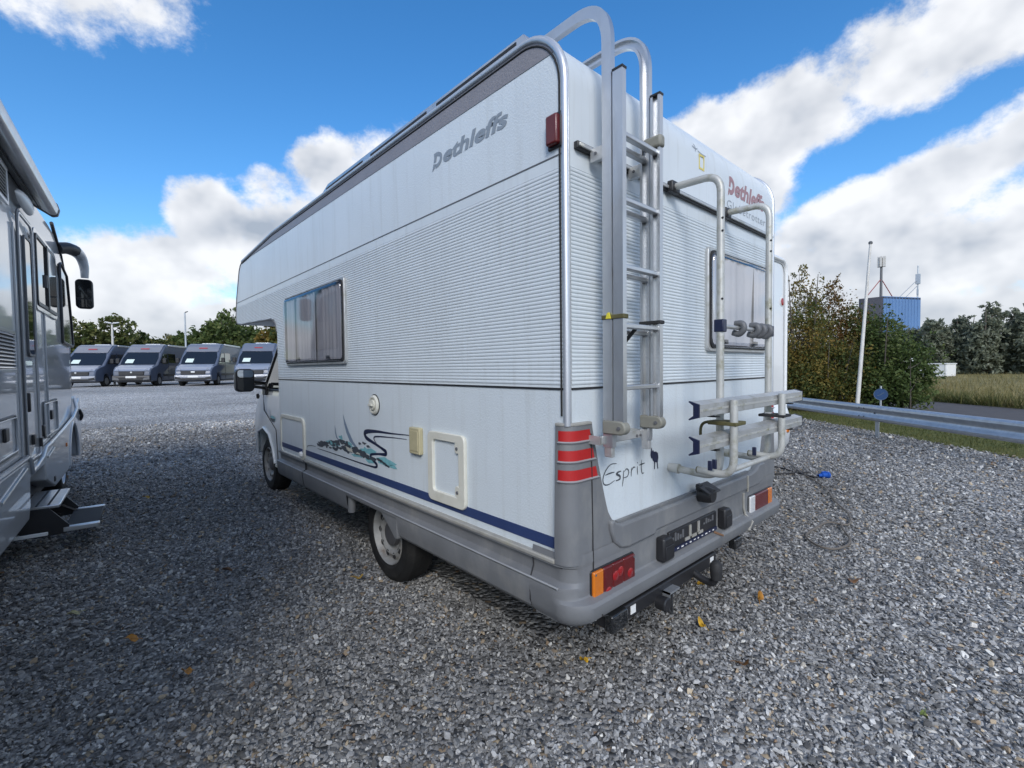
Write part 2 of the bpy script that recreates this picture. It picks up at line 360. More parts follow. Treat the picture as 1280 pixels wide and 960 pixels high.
# ------------------------------------------------------------------ terrain
def rise(x, y):
    t = min(1, max(0, (y - 8) / 19)); q = min(1, max(0, (22 - x) / 10)); return .64 * t * t * (3 - 2 * t) * q * q * (3 - 2 * q)
def axis_steps():
    return np.concatenate([np.arange(-420, -20, 25), np.arange(-20, 45, 1.0), np.arange(45, 70, 5), np.arange(70, 900, 30)])
def gravel_nodes(M, instance=False):
    """crushed stone; for the sheet every Voronoi cell is a stone, for the scattered stones every instance"""
    nt = M.node_tree; N = nt.nodes; L = nt.links; b = N['Principled BSDF']; b.inputs['Roughness'].default_value = .72
    b.inputs['Specular IOR Level'].default_value = .35
    tc = N.new('ShaderNodeTexCoord')
    ramp = N.new('ShaderNodeValToRGB'); ramp.color_ramp.interpolation = 'LINEAR'; e = ramp.color_ramp.elements
    stops = [(0, (.070, .069, .068)), (.16, (.132, .131, .129)), (.40, (.195, .194, .191)), (.64, (.26, .259, .255)), (.82, (.345, .343, .336)), (.90, (.42, .415, .40)),
             (.935, (.56, .55, .51)), (.955, (.23, .175, .12)), (.975, (.40, .33, .23)), (1, (.18, .115, .07))]
    e[0].position, e[0].color = stops[0][0], (*stops[0][1], 1); e[1].position, e[1].color = stops[-1][0], (*stops[-1][1], 1)
    for p_, c_ in stops[1:-1]: q = e.new(p_); q.color = (*c_, 1)
    geo = N.new('ShaderNodeNewGeometry')
    big = N.new('ShaderNodeTexNoise'); big.inputs['Scale'].default_value = .22; big.inputs['Detail'].default_value = 4; L.new(geo.outputs['Position'], big.inputs['Vector'])
    br = N.new('ShaderNodeMapRange'); L.new(big.outputs['Fac'], br.inputs[0]); br.inputs[1].default_value = .3; br.inputs[2].default_value = .7; br.inputs[3].default_value = .88; br.inputs[4].default_value = 1.30
    # gravel towards the parked vans is coloured paler, with darker bands across it
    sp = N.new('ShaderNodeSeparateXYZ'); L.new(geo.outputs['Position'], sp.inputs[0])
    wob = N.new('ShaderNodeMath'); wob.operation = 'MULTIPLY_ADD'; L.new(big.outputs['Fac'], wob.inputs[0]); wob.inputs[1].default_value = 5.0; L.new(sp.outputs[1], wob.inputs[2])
    far_pale = N.new('ShaderNodeMapRange'); far_pale.interpolation_type = 'SMOOTHSTEP'; L.new(wob.outputs[0], far_pale.inputs[0]); far_pale.inputs[1].default_value = 13.8; far_pale.inputs[2].default_value = 18.0; far_pale.inputs[3].default_value = 1.0; far_pale.inputs[4].default_value = 1.75
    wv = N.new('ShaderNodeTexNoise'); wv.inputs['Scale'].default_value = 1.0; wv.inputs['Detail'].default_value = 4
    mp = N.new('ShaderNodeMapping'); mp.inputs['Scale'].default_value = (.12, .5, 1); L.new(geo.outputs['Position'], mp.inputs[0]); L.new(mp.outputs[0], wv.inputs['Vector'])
    cross_band = N.new('ShaderNodeMapRange'); L.new(wv.outputs['Fac'], cross_band.inputs[0]); cross_band.inputs[1].default_value = .36; cross_band.inputs[2].default_value = .64; cross_band.inputs[3].default_value = .8; cross_band.inputs[4].default_value = 1.18
    k1 = N.new('ShaderNodeMath'); k1.operation = 'MULTIPLY'; L.new(br.outputs[0], k1.inputs[0]); L.new(far_pale.outputs[0], k1.inputs[1])
    k2 = N.new('ShaderNodeMath'); k2.operation = 'MULTIPLY'; L.new(k1.outputs[0], k2.inputs[0]); L.new(cross_band.outputs[0], k2.inputs[1])
    sc = N.new('ShaderNodeVectorMath'); sc.operation = 'SCALE'; L.new(k2.outputs[0], sc.inputs['Scale'])
    if instance:
        oi = N.new('ShaderNodeObjectInfo'); L.new(oi.outputs['Random'], ramp.inputs[0])
        n = N.new('ShaderNodeTexNoise'); n.inputs['Scale'].default_value = 90; n.inputs['Detail'].default_value = 4; L.new(geo.outputs['Position'], n.inputs['Vector'])
        r2 = N.new('ShaderNodeMapRange'); L.new(n.outputs['Fac'], r2.inputs[0]); r2.inputs[1].default_value = .25; r2.inputs[2].default_value = .75; r2.inputs[3].default_value = .78; r2.inputs[4].default_value = 1.25
        s2 = N.new('ShaderNodeVectorMath'); s2.operation = 'SCALE'; L.new(ramp.outputs[0], s2.inputs[0]); L.new(r2.outputs[0], s2.inputs['Scale']); L.new(s2.outputs[0], sc.inputs[0])
    else:
        vo = N.new('ShaderNodeTexVoronoi'); vo.inputs['Scale'].default_value = 34; L.new(geo.outputs['Position'], vo.inputs['Vector'])
        cs = N.new('ShaderNodeSeparateColor'); L.new(vo.outputs['Color'], cs.inputs[0]); L.new(cs.outputs[0], ramp.inputs[0])
        dk = N.new('ShaderNodeVectorMath'); dk.operation = 'SCALE'; dk.inputs['Scale'].default_value = .8; L.new(ramp.outputs[0], dk.inputs[0]); L.new(dk.outputs[0], sc.inputs[0])  # sheet colour darkened to paint shade into the gaps between stones
        bp = N.new('ShaderNodeBump'); bp.inputs['Strength'].default_value = .9; bp.inputs['Distance'].default_value = .03; bp.invert = True
        L.new(vo.outputs['Distance'], bp.inputs['Height']); L.new(bp.outputs[0], b.inputs['Normal'])
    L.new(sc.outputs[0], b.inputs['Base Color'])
def newmat(n): M = bpy.data.materials.new(n); M.use_nodes = True; MATS[n] = M; return M
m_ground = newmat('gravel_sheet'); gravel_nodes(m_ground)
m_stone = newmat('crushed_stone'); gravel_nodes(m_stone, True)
xs = axis_steps(); ys = axis_steps()
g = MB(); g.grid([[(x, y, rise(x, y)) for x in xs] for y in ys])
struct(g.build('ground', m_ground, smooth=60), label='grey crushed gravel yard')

def veg_ground(name, cols, scale, bump=.6, stretch=(1, 1, 1)):
    M = newmat(name); nt = M.node_tree; N = nt.nodes; L = nt.links; b = N['Principled BSDF']; b.inputs['Roughness'].default_value = .9; b.inputs['Specular IOR Level'].default_value = .15
    geo = N.new('ShaderNodeNewGeometry'); mp = N.new('ShaderNodeMapping'); mp.inputs['Scale'].default_value = stretch; L.new(geo.outputs['Position'], mp.inputs[0])
    n = N.new('ShaderNodeTexNoise'); n.inputs['Scale'].default_value = scale; n.inputs['Detail'].default_value = 9; n.inputs['Roughness'].default_value = .66; L.new(mp.outputs[0], n.inputs['Vector'])
    r = N.new('ShaderNodeValToRGB'); L.new(n.outputs['Fac'], r.inputs[0]); e = r.color_ramp.elements
    e[0].position = .28; e[0].color = (*cols[0], 1); e[1].position = .72; e[1].color = (*cols[2], 1); q = e.new(.5); q.color = (*cols[1], 1)
    L.new(r.outputs[0], b.inputs['Base Color']); bp = N.new('ShaderNodeBump'); bp.inputs['Strength'].default_value = bump; bp.inputs['Distance'].default_value = .08
    L.new(n.outputs['Fac'], bp.inputs['Height']); L.new(bp.outputs[0], b.inputs['Normal']); return M
m_verge = veg_ground('verge_turf', [(.05, .06, .018), (.10, .11, .034), (.16, .14, .055)], 5)
m_field = veg_ground('dry_field', [(.10, .095, .04), (.20, .17, .07), (.30, .25, .12)], .5, stretch=(1, 1, 1))
m_road = mat('asphalt', (.075, .07, .072), .85, var=.2, vscale=3, bump=.3, bscale=60)
# guard-rail line and what lies behind it
RE = Vector((.695, .719, 0)); RNn = Vector((.719, -.695, 0)); R0 = Vector((8.3, -1.2, 0))
def rl(s, t, z=0): return tuple(R0 + RE * s + RNn * t + Vector((0, 0, z)))
S0, S1 = -60, 26
struct(MB().add([rl(S0, .55, .006), rl(S1, .55, .006), rl(S1, 3.0, .006), rl(S0, 3.0, .006)], [(0, 1, 2, 3)]).build('grass_verge', m_verge), label='mossy grass verge behind the guard rail')
struct(MB().add([rl(S0, 3.0, .012), rl(S1, 3.0, .012), rl(S1, 8.4, .012), rl(S0, 8.4, .012)], [(0, 1, 2, 3)]).build('road', m_road), label='grey asphalt road behind the guard rail')
fg = MB(); rows = []
for j, t in enumerate([8.4, 10, 14, 20, 30, 45, 70, 110, 200, 400]):
    rows.append([rl(s, t, .018 + .06 * (1 + math.sin(s * .2 + t)) * min(1, (t - 8.4) / 8)) for s in (-300, -120, -60, -40, -25, -12, -4, 2, 7, 12, 14 + t * .35, 18 + t * .85)])
fg.grid(rows)
struct(fg.build('field', m_field, smooth=60), label='field of dry yellow grass across the road')

# ================================================================== the motorhome
W = 2.26
RV = thing('motorhome', 'white alcove motorhome with corrugated sides, rear ladder and folded bike rack', 'motorhome')
ARC = [(.25 - .25 * math.cos(R(a)), 2.64 + .25 * math.sin(R(a))) for a in range(0, 91, 9)]
OUT = [(0, .66)] + ARC + [(4.0, 2.90), (5.28, 2.83), (5.37, 2.80), (5.43, 2.74), (5.60, 2.42), (5.665, 2.20), (5.655, 2.13), (5.60, 2.085), (5.45, 2.065), (4.12, 2.02), (4.02, 2.0), (3.96, 1.96), (3.925, 1.88), (3.92, .66)]
MB().prism(OUT, 'x', 0, W).build('body_shell', m_white, RV, smooth=25)
MB().box(.34, W - .34, .10, 5.2, .28, .66).build('chassis', m_black, RV)
for yy0, yy1 in ((1.36, 2.2),):
    MB().box(.30, .335, yy0, yy1, .3, .66).build('wheel_well', m_rubber, RV)
def clip(poly, z0, z1):
    for zz, keep in ((z0, lambda p: p[1] >= z0), (z1, lambda p: p[1] <= z1)):
        out = []
        for i in range(len(poly)):
            a, b = poly[i], poly[(i + 1) % len(poly)]
            if keep(a): out.append(a)
            if keep(a) != keep(b):
                t = (zz - a[1]) / (b[1] - a[1]); out.append((a[0] + t * (b[0] - a[0]), zz))
        poly = out
    return poly
def inset_rear(poly, e=.02): return [(max(p[0], e), p[1]) for p in poly]
ZB, ZC = 1.3953, 2.353
for sx, lab in ((0, None), (1, None)):
    xa, xb = (0, -.002) if sx == 0 else (W, W + .002)
    MB().prism(inset_rear(clip(OUT, ZC, 2.80)), 'x', xa, xb).build('upper_side_panel', m_stucco, RV)
    # grey band under the roof edge: straight lower edge, running out at the alcove nose
    band = [(.07, 2.772)] + [(max(y, .02), z) for y, z in ARC if z > 2.775] + [(4.0, 2.895), (5.28, 2.828), (5.2, 2.824)]
    MB().prism(band, 'x', xa, xb * 1.0 + (-.0025 if sx == 0 else .0025)).build('grey_band', m_band, RV)
    MB().prism(inset_rear([(0, .66), (0, ZB - .006), (3.92, ZB - .006), (3.92, .66)]), 'x', xa, xb).build('lower_side_panel', m_stucco, RV)
# corrugated sheets: rounded beads with sharp grooves between them
PITCH = .0165
def bead_profile(z0, z1):
    rows = [(z0, .0015)]; z = z0 + .012; n = int((z1 - .045 - z) / PITCH)
    for i in range(n):
        for j in range(6):
            t = j / 6; rows.append((z + t * PITCH, .0006 + .0034 * math.sin(math.pi * t) ** .6 if j else .0004))
        z += PITCH
    rows += [(z, .0004), (z + .001, .002), (z1, .002)]; return rows
def ymax(z):
    best = 0
    for i in range(len(OUT)):
        a, b = OUT[i], OUT[(i + 1) % len(OUT)]
        if (a[1] - z) * (b[1] - z) <= 0 and abs(a[1] - b[1]) > 1e-9:
            best = max(best, a[0] + (z - a[1]) / (b[1] - a[1]) * (b[0] - a[0]))
    return best
BP = bead_profile(ZB, ZC)
for sx in (0, 1):
    mb = MB(); mb.grid([[((-d if sx == 0 else W + d), y, z) for y in (.02, ymax(z) - .004)] for z, d in BP]); mb.build('corrugated_side_panel', m_corr, RV)
mb = MB(); mb.grid([[(x, -d, z) for x in (.02, W - .02)] for z, d in BP]); mb.build('corrugated_rear_panel', m_corr, RV)
MB().box(.02, W - .02, -.002, 0, .70, ZB - .006).build('lower_rear_panel', m_stucco, RV)
MB().box(.0, -.006, .02, 3.918, ZB - .007, ZB + .002).build('black_seam_strip', m_black, RV)
MB().box(.02, W - .02, -.006, 0, ZB - .007, ZB + .002).build('black_seam_strip', m_black, RV)
MB().box(.0, -.0045, .02, ymax(ZC) - .01, ZC - .003, ZC + .002).build('grey_seam_strip', m_greydk, RV)
# trims along the rear corner, over the roof edge and round the alcove
def trim_path(inset, z0=1.24):
    p = [(.006 + inset, z0)] + [(y + inset * math.cos(R(a)) + .006 * math.cos(R(a)), z - inset * math.sin(R(a))) for (y, z), a in zip(ARC, range(0, 91, 9))]
    return p + [(4.0, 2.90 - inset), (5.27, 2.83 - inset)]
sec = [(.020 * math.cos(t) * (1 if math.cos(t) < 0 else .6), .017 * math.sin(t)) for t in [2 * math.pi * i / 12 for i in range(12)]]
for xx, k in ((.004, 1), (W - .004, -1)):
    MB().sweep([(xx, y, z) for y, z in trim_path(0)], [(a * k, b) for a, b in sec], (1, 0, 0)).build('corner_trim', m_trim, RV, smooth=50)
    MB().tube([(xx - .009 * k, y, z) for y, z in trim_path(.026, 1.28)], .0045, 6).build('rubber_gasket', m_rubber, RV, smooth=60)
    fr = [(5.28, 2.822), (5.365, 2.79), (5.425, 2.735), (5.595, 2.415), (5.66, 2.20), (5.65, 2.13), (5.60, 2.09), (5.45, 2.07), (4.12, 2.025), (4.02, 2.005), (3.965, 1.965), (3.93, 1.88)]
    MB().tube([(xx - .004 * k, y, z) for y, z in fr], .010, 8).build('alcove_edge_trim', m_greydk, RV, smooth=60)
    # raised roof-edge rail with long slots
    rail = MB(); rail.prism([(.20, 2.885), (.235, 2.935), (2.47, 2.948), (2.62, 2.902)], 'x', xx - .012 * k, xx + .035 * k); rl_o = rail.build('roof_rail', m_alu, RV, bevel=.004)
    for a, b in ((.28, .92), (1.02, 1.72), (1.84, 2.50)):
        MB().box(xx - .0135 * k, xx - .008 * k, a, b, 2.908, 2.922).build('slot', m_rubber, rl_o)
# lamp, lettering, caps and hatches on the left wall
lp = MB().box(-.034, -.002, .024, .086, 2.39, 2.51).build('side_marker_lamp', m_reddk, RV, bevel=.008)
MB().box(-.012, 0, .018, .092, 2.38, 2.52).build('lamp_base', m_black, lp, bevel=.003)
left = lambda a, b, e=-.0036: (e, a, b)
def logo(mk, a0, a1, b0, b1, material, parent, name='lettering'):
    """nine-letter maker's word; the D is drawn open at its upper left as on the vehicle"""
    mb = lettering('ethleffs', mk, a0 + (a1 - a0) * .165, a1, b0 + (b1 - b0) * .10, b1, bold=.034, shear=.22, spacing=1.0)
    A = lambda u, v: (a0 + (a1 - a0) * .150 * u, b0 + (b1 - b0) * v)
    sgn = 1 if a1 > a0 else -1; hh = b1 - b0
    P = bez([(*A(.18, .86), 0), (*A(.55, .86), 0), (*A(.86, .70), 0), (*A(.86, .42), 0), (*A(.62, .22), 0), (*A(.30, .17), 0)], 5)
    stroke2d(mb, [(v.x, v.y) for v in P], hh * .235, mk)
    for pts in ([(-.04, -.06), (.09, .38), (.36, .30), (.22, .10)], [(.12, .44), (.20, .74), (.46, .74), (.38, .44)]):
        mb.add([mk(*A(*p)) for p in pts], [tuple(range(len(pts)))])
    return mb.build(name, material, parent)
logo(left, .975, .345, 2.578, 2.668, m_logo, RV)
MB().box(-.0052, -.0015, .05, 3.915, .708, .757).build('blue_stripe', m_navy, RV)
# service hatch, cream frame
hf = MB().ring(rrect(.697, 1.052, .735, 1.13, .035), rrect(.752, 1.000, .795, 1.085, .022), 'x', -.022, 0).build('service_hatch', m_cream, RV, bevel=.005)
MB().prism(rrect(.748, 1.004, .791, 1.089, .02), 'x', -.006, -.002).build('hatch_panel', m_stucco, hf)
for zz in (1.035, .80):
    MB().prism(rrect(.742, .785, zz - .005, zz + .055, .016), 'x', -.021, -.004).build('lock_housing', m_cream, hf, bevel=.003)
    MB().cyl((-.026, .762, zz + .022), (-.019, .762, zz + .022), .009, n=12).build('lock', m_greydk, hf)
# beige vent cover
vb = MB().prism(rrect(1.128, 1.246, .974, 1.134, .008), 'x', -.030, 0).build('vent_cover', m_beige, RV, bevel=.006)
MB().box(-.033, -.029, 1.142, 1.232, .995, 1.115).build('vent_lid', m_beige, vb, bevel=.002)
# round filler cap
fc = MB().lathe([(0, .068), (-.012, .066), (-.02, .058), (-.02, .048), (-.012, .044), (-.012, .0001)], (-.001, 1.746, 1.24), 'x', 28).build('filler_cap', m_cream, RV, smooth=35)
MB().lathe([(0, .036), (-.016, .034), (-.018, .0001)], (-.012, 1.746, 1.24), 'x', 18).build('cap_knob', m_cream, fc, smooth=35)
MB().box(-.043, -.028, 1.72, 1.772, 1.232, 1.248).build('cap_grip', m_cream, fc, bevel=.003)
MB().lathe([(0, .073), (-.004, .073), (-.004, .066)], (-.002, 1.746, 1.24), 'x', 28).build('cap_gasket', m_rubber, fc)
# front locker hatch
lh = MB().ring(rrect(3.15, 3.86, .648, 1.045, .07), rrect(3.19, 3.82, .672, 1.008, .05), 'x', -.020, 0).build('locker_hatch', m_cream, RV, bevel=.004)
MB().prism(rrect(3.185, 3.825, .668, 1.012, .05), 'x', -.012, -.002).build('hatch_panel', m_white, lh)
MB().box(-.0135, -.011, 3.19, 3.82, .71, .757).build('stripe_piece', m_navy, lh)
MB().lathe([(0, .028), (-.02, .026), (-.026, .015), (-.026, .0001)], (-.012, 3.235, .705), 'x', 16).build('hatch_knob', m_plate, lh, smooth=40)
# sailing picture: ribbons, sails and spray
SW1 = [(1.253, 1.077), (1.52, 1.064), (1.707, 1.059), (1.855, 1.047), (1.912, 1.03), (1.886, .998), (1.777, .975), (1.673, .954), (1.599, .934), (1.606, .915), (1.701, .906), (1.815, .888), (1.823, .868), (1.783, .849), (1.731, .826), (1.758, .807), (1.867, .803), (2.072, .802), (2.398, .805), (2.674, .806), (2.854, .805)]
WD1 = [.004, .010, .017, .030, .034, .030, .020, .018, .028, .024, .014, .018, .024, .022, .022, .016, .010, .009, .007, .006, .004]
def ribbon(pts, wd, e=-.0042):
    P = bez([(a, b, 0) for a, b in pts], 6); n = len(P); ww = [np.interp(i / (n - 1) * (len(wd) - 1), range(len(wd)), wd) for i in range(n)]
    mb = MB(); stroke2d(mb, [(v.x, v.y) for v in P], [float(w) for w in ww], lambda a, b: left(a, b, e)); return mb
pic = ribbon(SW1, WD1).build('sailing_picture', m_navyd, RV, label='sticker of two sailing boats in spray')
ribbon([(1.318, 1.047), (1.522, 1.038), (1.722, 1.024), (1.768, 1.01), (1.756, .99), (1.73, .978)], [.003, .006, .010, .012, .009, .003], -.0046).build('ribbon', m_navyd, pic)
ribbon([(3.118, .767), (3.105, .796), (3.003, .813), (2.895, .817)], [.004, .006, .005, .003], -.0046).build('ribbon', m_ink, pic)
for P_ in ([(2.292, 1.146), (2.246, 1.082), (2.185, 1.013), (2.11, .948), (1.992, .884), (2.066, .901), (2.173, .941), (2.234, 1.002), (2.271, 1.066)], [(2.457, 1.048), (2.439, .99), (2.415, .95), (2.356, .918), (2.433, .941), (2.454, .981)]):
    MB().add([left(a, b, -.0050) for a, b in P_], [tuple(range(len(P_)))]).build('sail', m_sail, pic)
MB().add([left(a, b, -.0054) for a, b in [(2.256, .898), (1.993, .871), (2.0, .862), (2.209, .864)]], [(0, 1, 2, 3)]).build('hull', m_sandp, pic)
rs = random.Random(5)
def splat(cy, cz, ry, rz, n=9):
    return [(cy + ry * math.cos(2 * math.pi * i / n + rs.random() * .5) * rs.uniform(.35, 1.0), cz + rz * math.sin(2 * math.pi * i / n + rs.random() * .5) * rs.uniform(.35, 1.0)) for i in range(n)]
spray = {'teal': MB(), 'ink': MB()}
for cy, cz, ry, rz in ((2.34, .955, .06, .024), (1.89, .905, .17, .035), (1.60, .865, .17, .034), (2.52, .885, .16, .030), (1.83, .845, .14, .030), (1.50, .845, .09, .016), (2.2, .91, .14, .03), (2.68, .865, .12, .022), (2.05, .85, .12, .02)):
    P_ = splat(cy, cz, ry, rz, 13); spray['teal'].add([left(a, b, -.0038) for a, b in P_], [tuple(range(13))])
for i in range(120):
    t = rs.random(); cy = 2.85 - t * 1.02 + rs.gauss(0, .04); cz = .832 + .075 * math.sin(math.pi * t) * rs.random() + .018 * rs.random() + .02 * t
    P_ = splat(cy, cz, rs.uniform(.025, .075), rs.uniform(.007, .020), 7); spray['ink'].add([left(a, b, -.0044 - i * 1e-5) for a, b in P_], [tuple(range(7))])
for cy, cz in ((1.93, .955), (1.86, .94), (2.0, .945), (1.66, .86), (1.62, .85), (1.70, .868), (1.58, .842)):
    P_ = splat(cy, cz, .05, .013, 8); spray['ink'].add([left(a, b, -.0048) for a, b in P_], [tuple(range(8))])
for nm, mt in (('teal', m_teal), ('ink', m_ink)): struct(spray[nm].build('spray' if nm == 'teal' else 'rocks', mt, pic), 'stuff')

def window(parent, axis, a0, a1, z0, z1, out, glass, curtain_mat, curtain_ranges, gap=.0):
    """caravan window: aluminium frame, rubber seal, domed acrylic pane, stays and curtains; out = sign and depth towards outside"""
    s = -1
    mk = {'x': lambda d, a, z: (s * d, a, z), 'y': lambda d, a, z: (a, s * d, z)}[axis]
    wf = MB().ring(rrect(a0, a1, z0, z1, .03), rrect(a0 + .032, a1 - .032, z0 + .032, z1 - .032, .05), axis, s * .024, 0).build('window', m_aluw, parent, bevel=.004)
    MB().ring(rrect(a0 + .018, a1 - .018, z0 + .018, z1 - .018, .04), rrect(a0 + .034, a1 - .034, z0 + .034, z1 - .034, .05), axis, s * .033, s * .018).build('seal', m_rubber, wf)
    MB().prism(rrect(a0 + .02, a1 - .02, z0 + .02, z1 - .02, .03), axis, s * .004, s * .003).build('backing', mat('grey_window_blind', (.37, .36, .365), .8, var=.1), wf)
    # pane with rolled edge
    rows = []
    for k_, (ins, d) in enumerate(((.024, .026), (.026, .040), (.036, .050), (.055, .055))):
        rows.append([mk(d, a, z) for a, z in rrect(a0 + ins, a1 - ins, z0 + ins, z1 - ins, .055)])
    pm = MB(); n = len(rows[0])
    for r_ in rows: r_.append(r_[0])
    pm.grid(rows); b0 = len(pm.v); pm.add([mk(.055, a, z) for a, z in rrect(a0 + .055, a1 - .055, z0 + .055, z1 - .055, .055)], [tuple(range(n))])
    pm.build('pane', glass, wf, smooth=50)
    for c0, c1, dz in curtain_ranges:
        cm = MB(); cols = 26; cm.grid([[mk(.019 + .004 * math.sin(i * 1.3) + .003 * math.sin(i * .53 + 1), c0 + (c1 - c0) * i / cols + (dz * (zz - z0) if i == cols else 0), zz) for i in range(cols + 1)] for zz in np.linspace(z0 + .04, z1 - .04, 5)])
        cm.build('curtain', curtain_mat, wf, smooth=70)
    for aa in (a0 + .22 * (a1 - a0), a0 + .72 * (a1 - a0)):
        MB().box(*sorted((mk(.030, 0, 0)[0], mk(.046, 0, 0)[0])), aa - .02, aa + .02, z0 + .045, z0 + .07).build('catch', m_black, wf) if axis == 'x' else \
            MB().box(aa - .02, aa + .02, -.046, -.030, z0 + .045, z0 + .07).build('catch', m_black, wf)
    return wf
window(RV, 'x', 2.172, 3.58, 1.528, 2.182, -1, smoked, m_curtain, ((2.24, 2.62, -.05), (2.78, 3.2, .06), (3.3, 3.52, 0)))
window(RV, 'y', 1.195, 2.10, 1.567, 2.168, -1, clearw, m_curtw, ((1.25, 1.78, .12), (1.86, 2.05, 0)))
# awning rail with clamps, rear lettering
ar = MB().box(.045, 2.19, -.022, 0, 2.375, 2.405).build('rear_rail', m_black, RV, bevel=.003)
MB().box(.050, 2.185, -.030, -.021, 2.382, 2.397).build('rail_insert', m_aluw, ar, bevel=.002)
rear = lambda a, b, e=-.0034: (a, e, b)
logo(lambda a, b: rear(a, b, -.0012), 1.505, 2.09, 2.535, 2.655, m_logor, RV)
lettering('Globetrotter', lambda a, b: rear(a, b, -.0012), 1.49, 2.11, 2.455, 2.505, bold=-.004, spacing=1.1).build('lettering', m_logog, RV)
MB().ring([(1.125, 2.59), (1.19, 2.59), (1.19, 2.675), (1.125, 2.675)], [(1.136, 2.602), (1.179, 2.602), (1.179, 2.664), (1.136, 2.664)], 'y', -.0014, -.0005).build('yellow_emblem', m_yel, RV)
gm = MB()
for pts in ([(1.06, 2.70), (1.09, 2.692), (1.12, 2.70)], [(1.085, 2.72), (1.10, 2.695), (1.085, 2.675)], [(1.12, 2.688), (1.17, 2.682), (1.215, 2.683)]):
    stroke2d(gm, pts, .006, lambda a, b: (a, -.0014 + max(0, b - 2.64) ** 2 * 2.0, b))
gm.build('small_emblem', m_logog, RV)
# "Esprit" in thin handwriting with an animal silhouette
es = MB(); E0, EZ, EH = .226, .952, .088
def es_stroke(pts, w=.0055):
    P = bez([(a, b, 0) for a, b in pts], 6); n = len(P)
    stroke2d(es, [(E0 + v.x * .345, EZ + v.y * EH) for v in P], [w * (.45 + .75 * math.sin(math.pi * (i + .5) / n)) for i in range(n)], lambda a, b: rear(a, b, -.0036))
es_stroke([(.30, .98), (.17, 1.0), (.06, .75), (.0, .35), (.03, .06), (.13, .0), (.26, .12)]); es_stroke([(.05, .52), (.15, .56), (.25, .56)])
es_stroke([(.40, .52), (.33, .50), (.30, .42), (.37, .28), (.37, .12), (.28, .08)], .009)
es_stroke([(.46, .52), (.45, .1), (.43, -.32)]); es_stroke([(.46, .42), (.53, .56), (.58, .40), (.55, .15), (.46, .12)])
es_stroke([(.65, .55), (.64, .30), (.64, .08)]); es_stroke([(.64, .35), (.69, .54), (.74, .52)])
es_stroke([(.79, .55), (.79, .30), (.80, .08)]); es_stroke([(.79, .72), (.80, .76)], .007)
es_stroke([(.90, .85), (.89, .45), (.91, .10), (.96, .08)]); es_stroke([(.84, .58), (.90, .60), (.98, .62)])
es.build('lettering', m_ink, RV)
an = [(.615, 1.03), (.622, 1.062), (.628, 1.066), (.630, 1.046), (.640, 1.052), (.648, 1.042), (.668, 1.040), (.686, 1.030), (.690, 1.005), (.684, .980), (.688, .950), (.680, .950), (.674, .982), (.660, .988), (.656, .952), (.648, .952), (.648, .990), (.636, 1.000), (.630, 1.012), (.622, 1.010)]
MB().add([rear(a, b + .01, -.0036) for a, b in an], [tuple(range(len(an)))]).build('animal_emblem', m_navyd, RV)

# ---- grey plastic: corner pillars, bumper, skirts
SK = [(.665, .004), (.662, .024), (.645, .026), (.638, .006), (.582, .003), (.578, .004), (.562, .040), (.548, .044), (.47, .036), (.43, .028), (.408, .010), (.402, -.02)]   # skirt: (z, proud)
def skirt(y0, y1, arch=None):
    mb = MB(); mb.grid([[(-d, y, z) for y in (y0, y1)] for z, d in SK]); return mb
def skirt_part(name, y0, y1, parent, m=m_grey): return skirt(y0, y1).build(name, m, parent, smooth=22)
sk = skirt_part('side_skirt', .20, 1.40, RV)
skirt_part('side_skirt', 2.172, 3.135, RV)
skirt_part('side_skirt', 3.155, 3.915, RV)
MB().box(-.012, .02, 3.13, 3.16, .40, .66).build('skirt_joint', m_rubber, RV)
# over the rear wheel: the skirt continues as a strip, its rear edge cut on a slant
top = [(z, d) for z, d in SK if z > .55]
mb = MB(); mb.grid([[(-d, y, z) for y in (1.40, 2.172)] for z, d in top] + [[(-.044, y, .548) for y in (1.40, 2.172)], [(-.040, y, .532) for y in (1.40, 2.172)]]); mb.build('wheel_arch_strip', m_grey, RV, smooth=22)
mb = MB(); mb.prism([(1.40, .548), (1.40, .405), (1.43, .402), (1.50, .455), (1.61, .525), (1.68, .548)], 'x', -.040, -.005); mb.build('wheel_arch_corner', m_grey, RV, bevel=.006)
MB().tube(arcpath([(.0, 2.170, .545), (.0, 2.168, .47), (.0, 2.175, .405)], .02), .030, 12).build('wheel_arch_lip', m_grey, RV, smooth=60)
MB().box(.01, .02, 2.172, 3.9, .40, .66).build('skirt_backing', m_rubber, RV)
MB().box(.01, .02, .2, 1.40, .40, .66).build('skirt_backing', m_rubber, RV)
m_bead = mat('pale_grey_edge', (.30, .305, .31), .45, var=.1)  # paler grey; on the skirt ridge it paints in the highlight
for ya, yb in ((.03, 1.40), (1.40, 2.17), (2.172, 3.13), (3.157, 3.912)):
    MB().tube([(-.0415, ya, .5625), (-.0415, yb, .5625)], .0062, 6).build('ridge_highlight', m_bead, RV, smooth=60)
    MB().box(-.012, -.002, ya, yb, .6385, .6445).build('shadow_gap', m_rubber, RV)
lip = MB().box(-.030, .004, .06, 3.13, .652, .672).build('sill_lip', m_greylip, RV, bevel=.005)
def plan(d, ys, xe, r=.036, n=7):
    """corner path in plan: from the side at y=ys round the corner to x=xe on the rear, proud by d"""
    pts = [(-d, ys)]; rr = r
    for i in range(n + 1):
        t = R(90 * i / n); pts.append((rr - (rr + d) * math.cos(t) - .0, rr - (rr + d) * math.sin(t)))
    pts.append((xe, -d)); return pts
def pillar_edge(z): return float(np.interp(z, [.60, .77, .80, .84, .89, .95, 1.06, 1.22, 1.26], [.30, .30, .255, .228, .212, .196, .168, .133, .128]))
prow = []
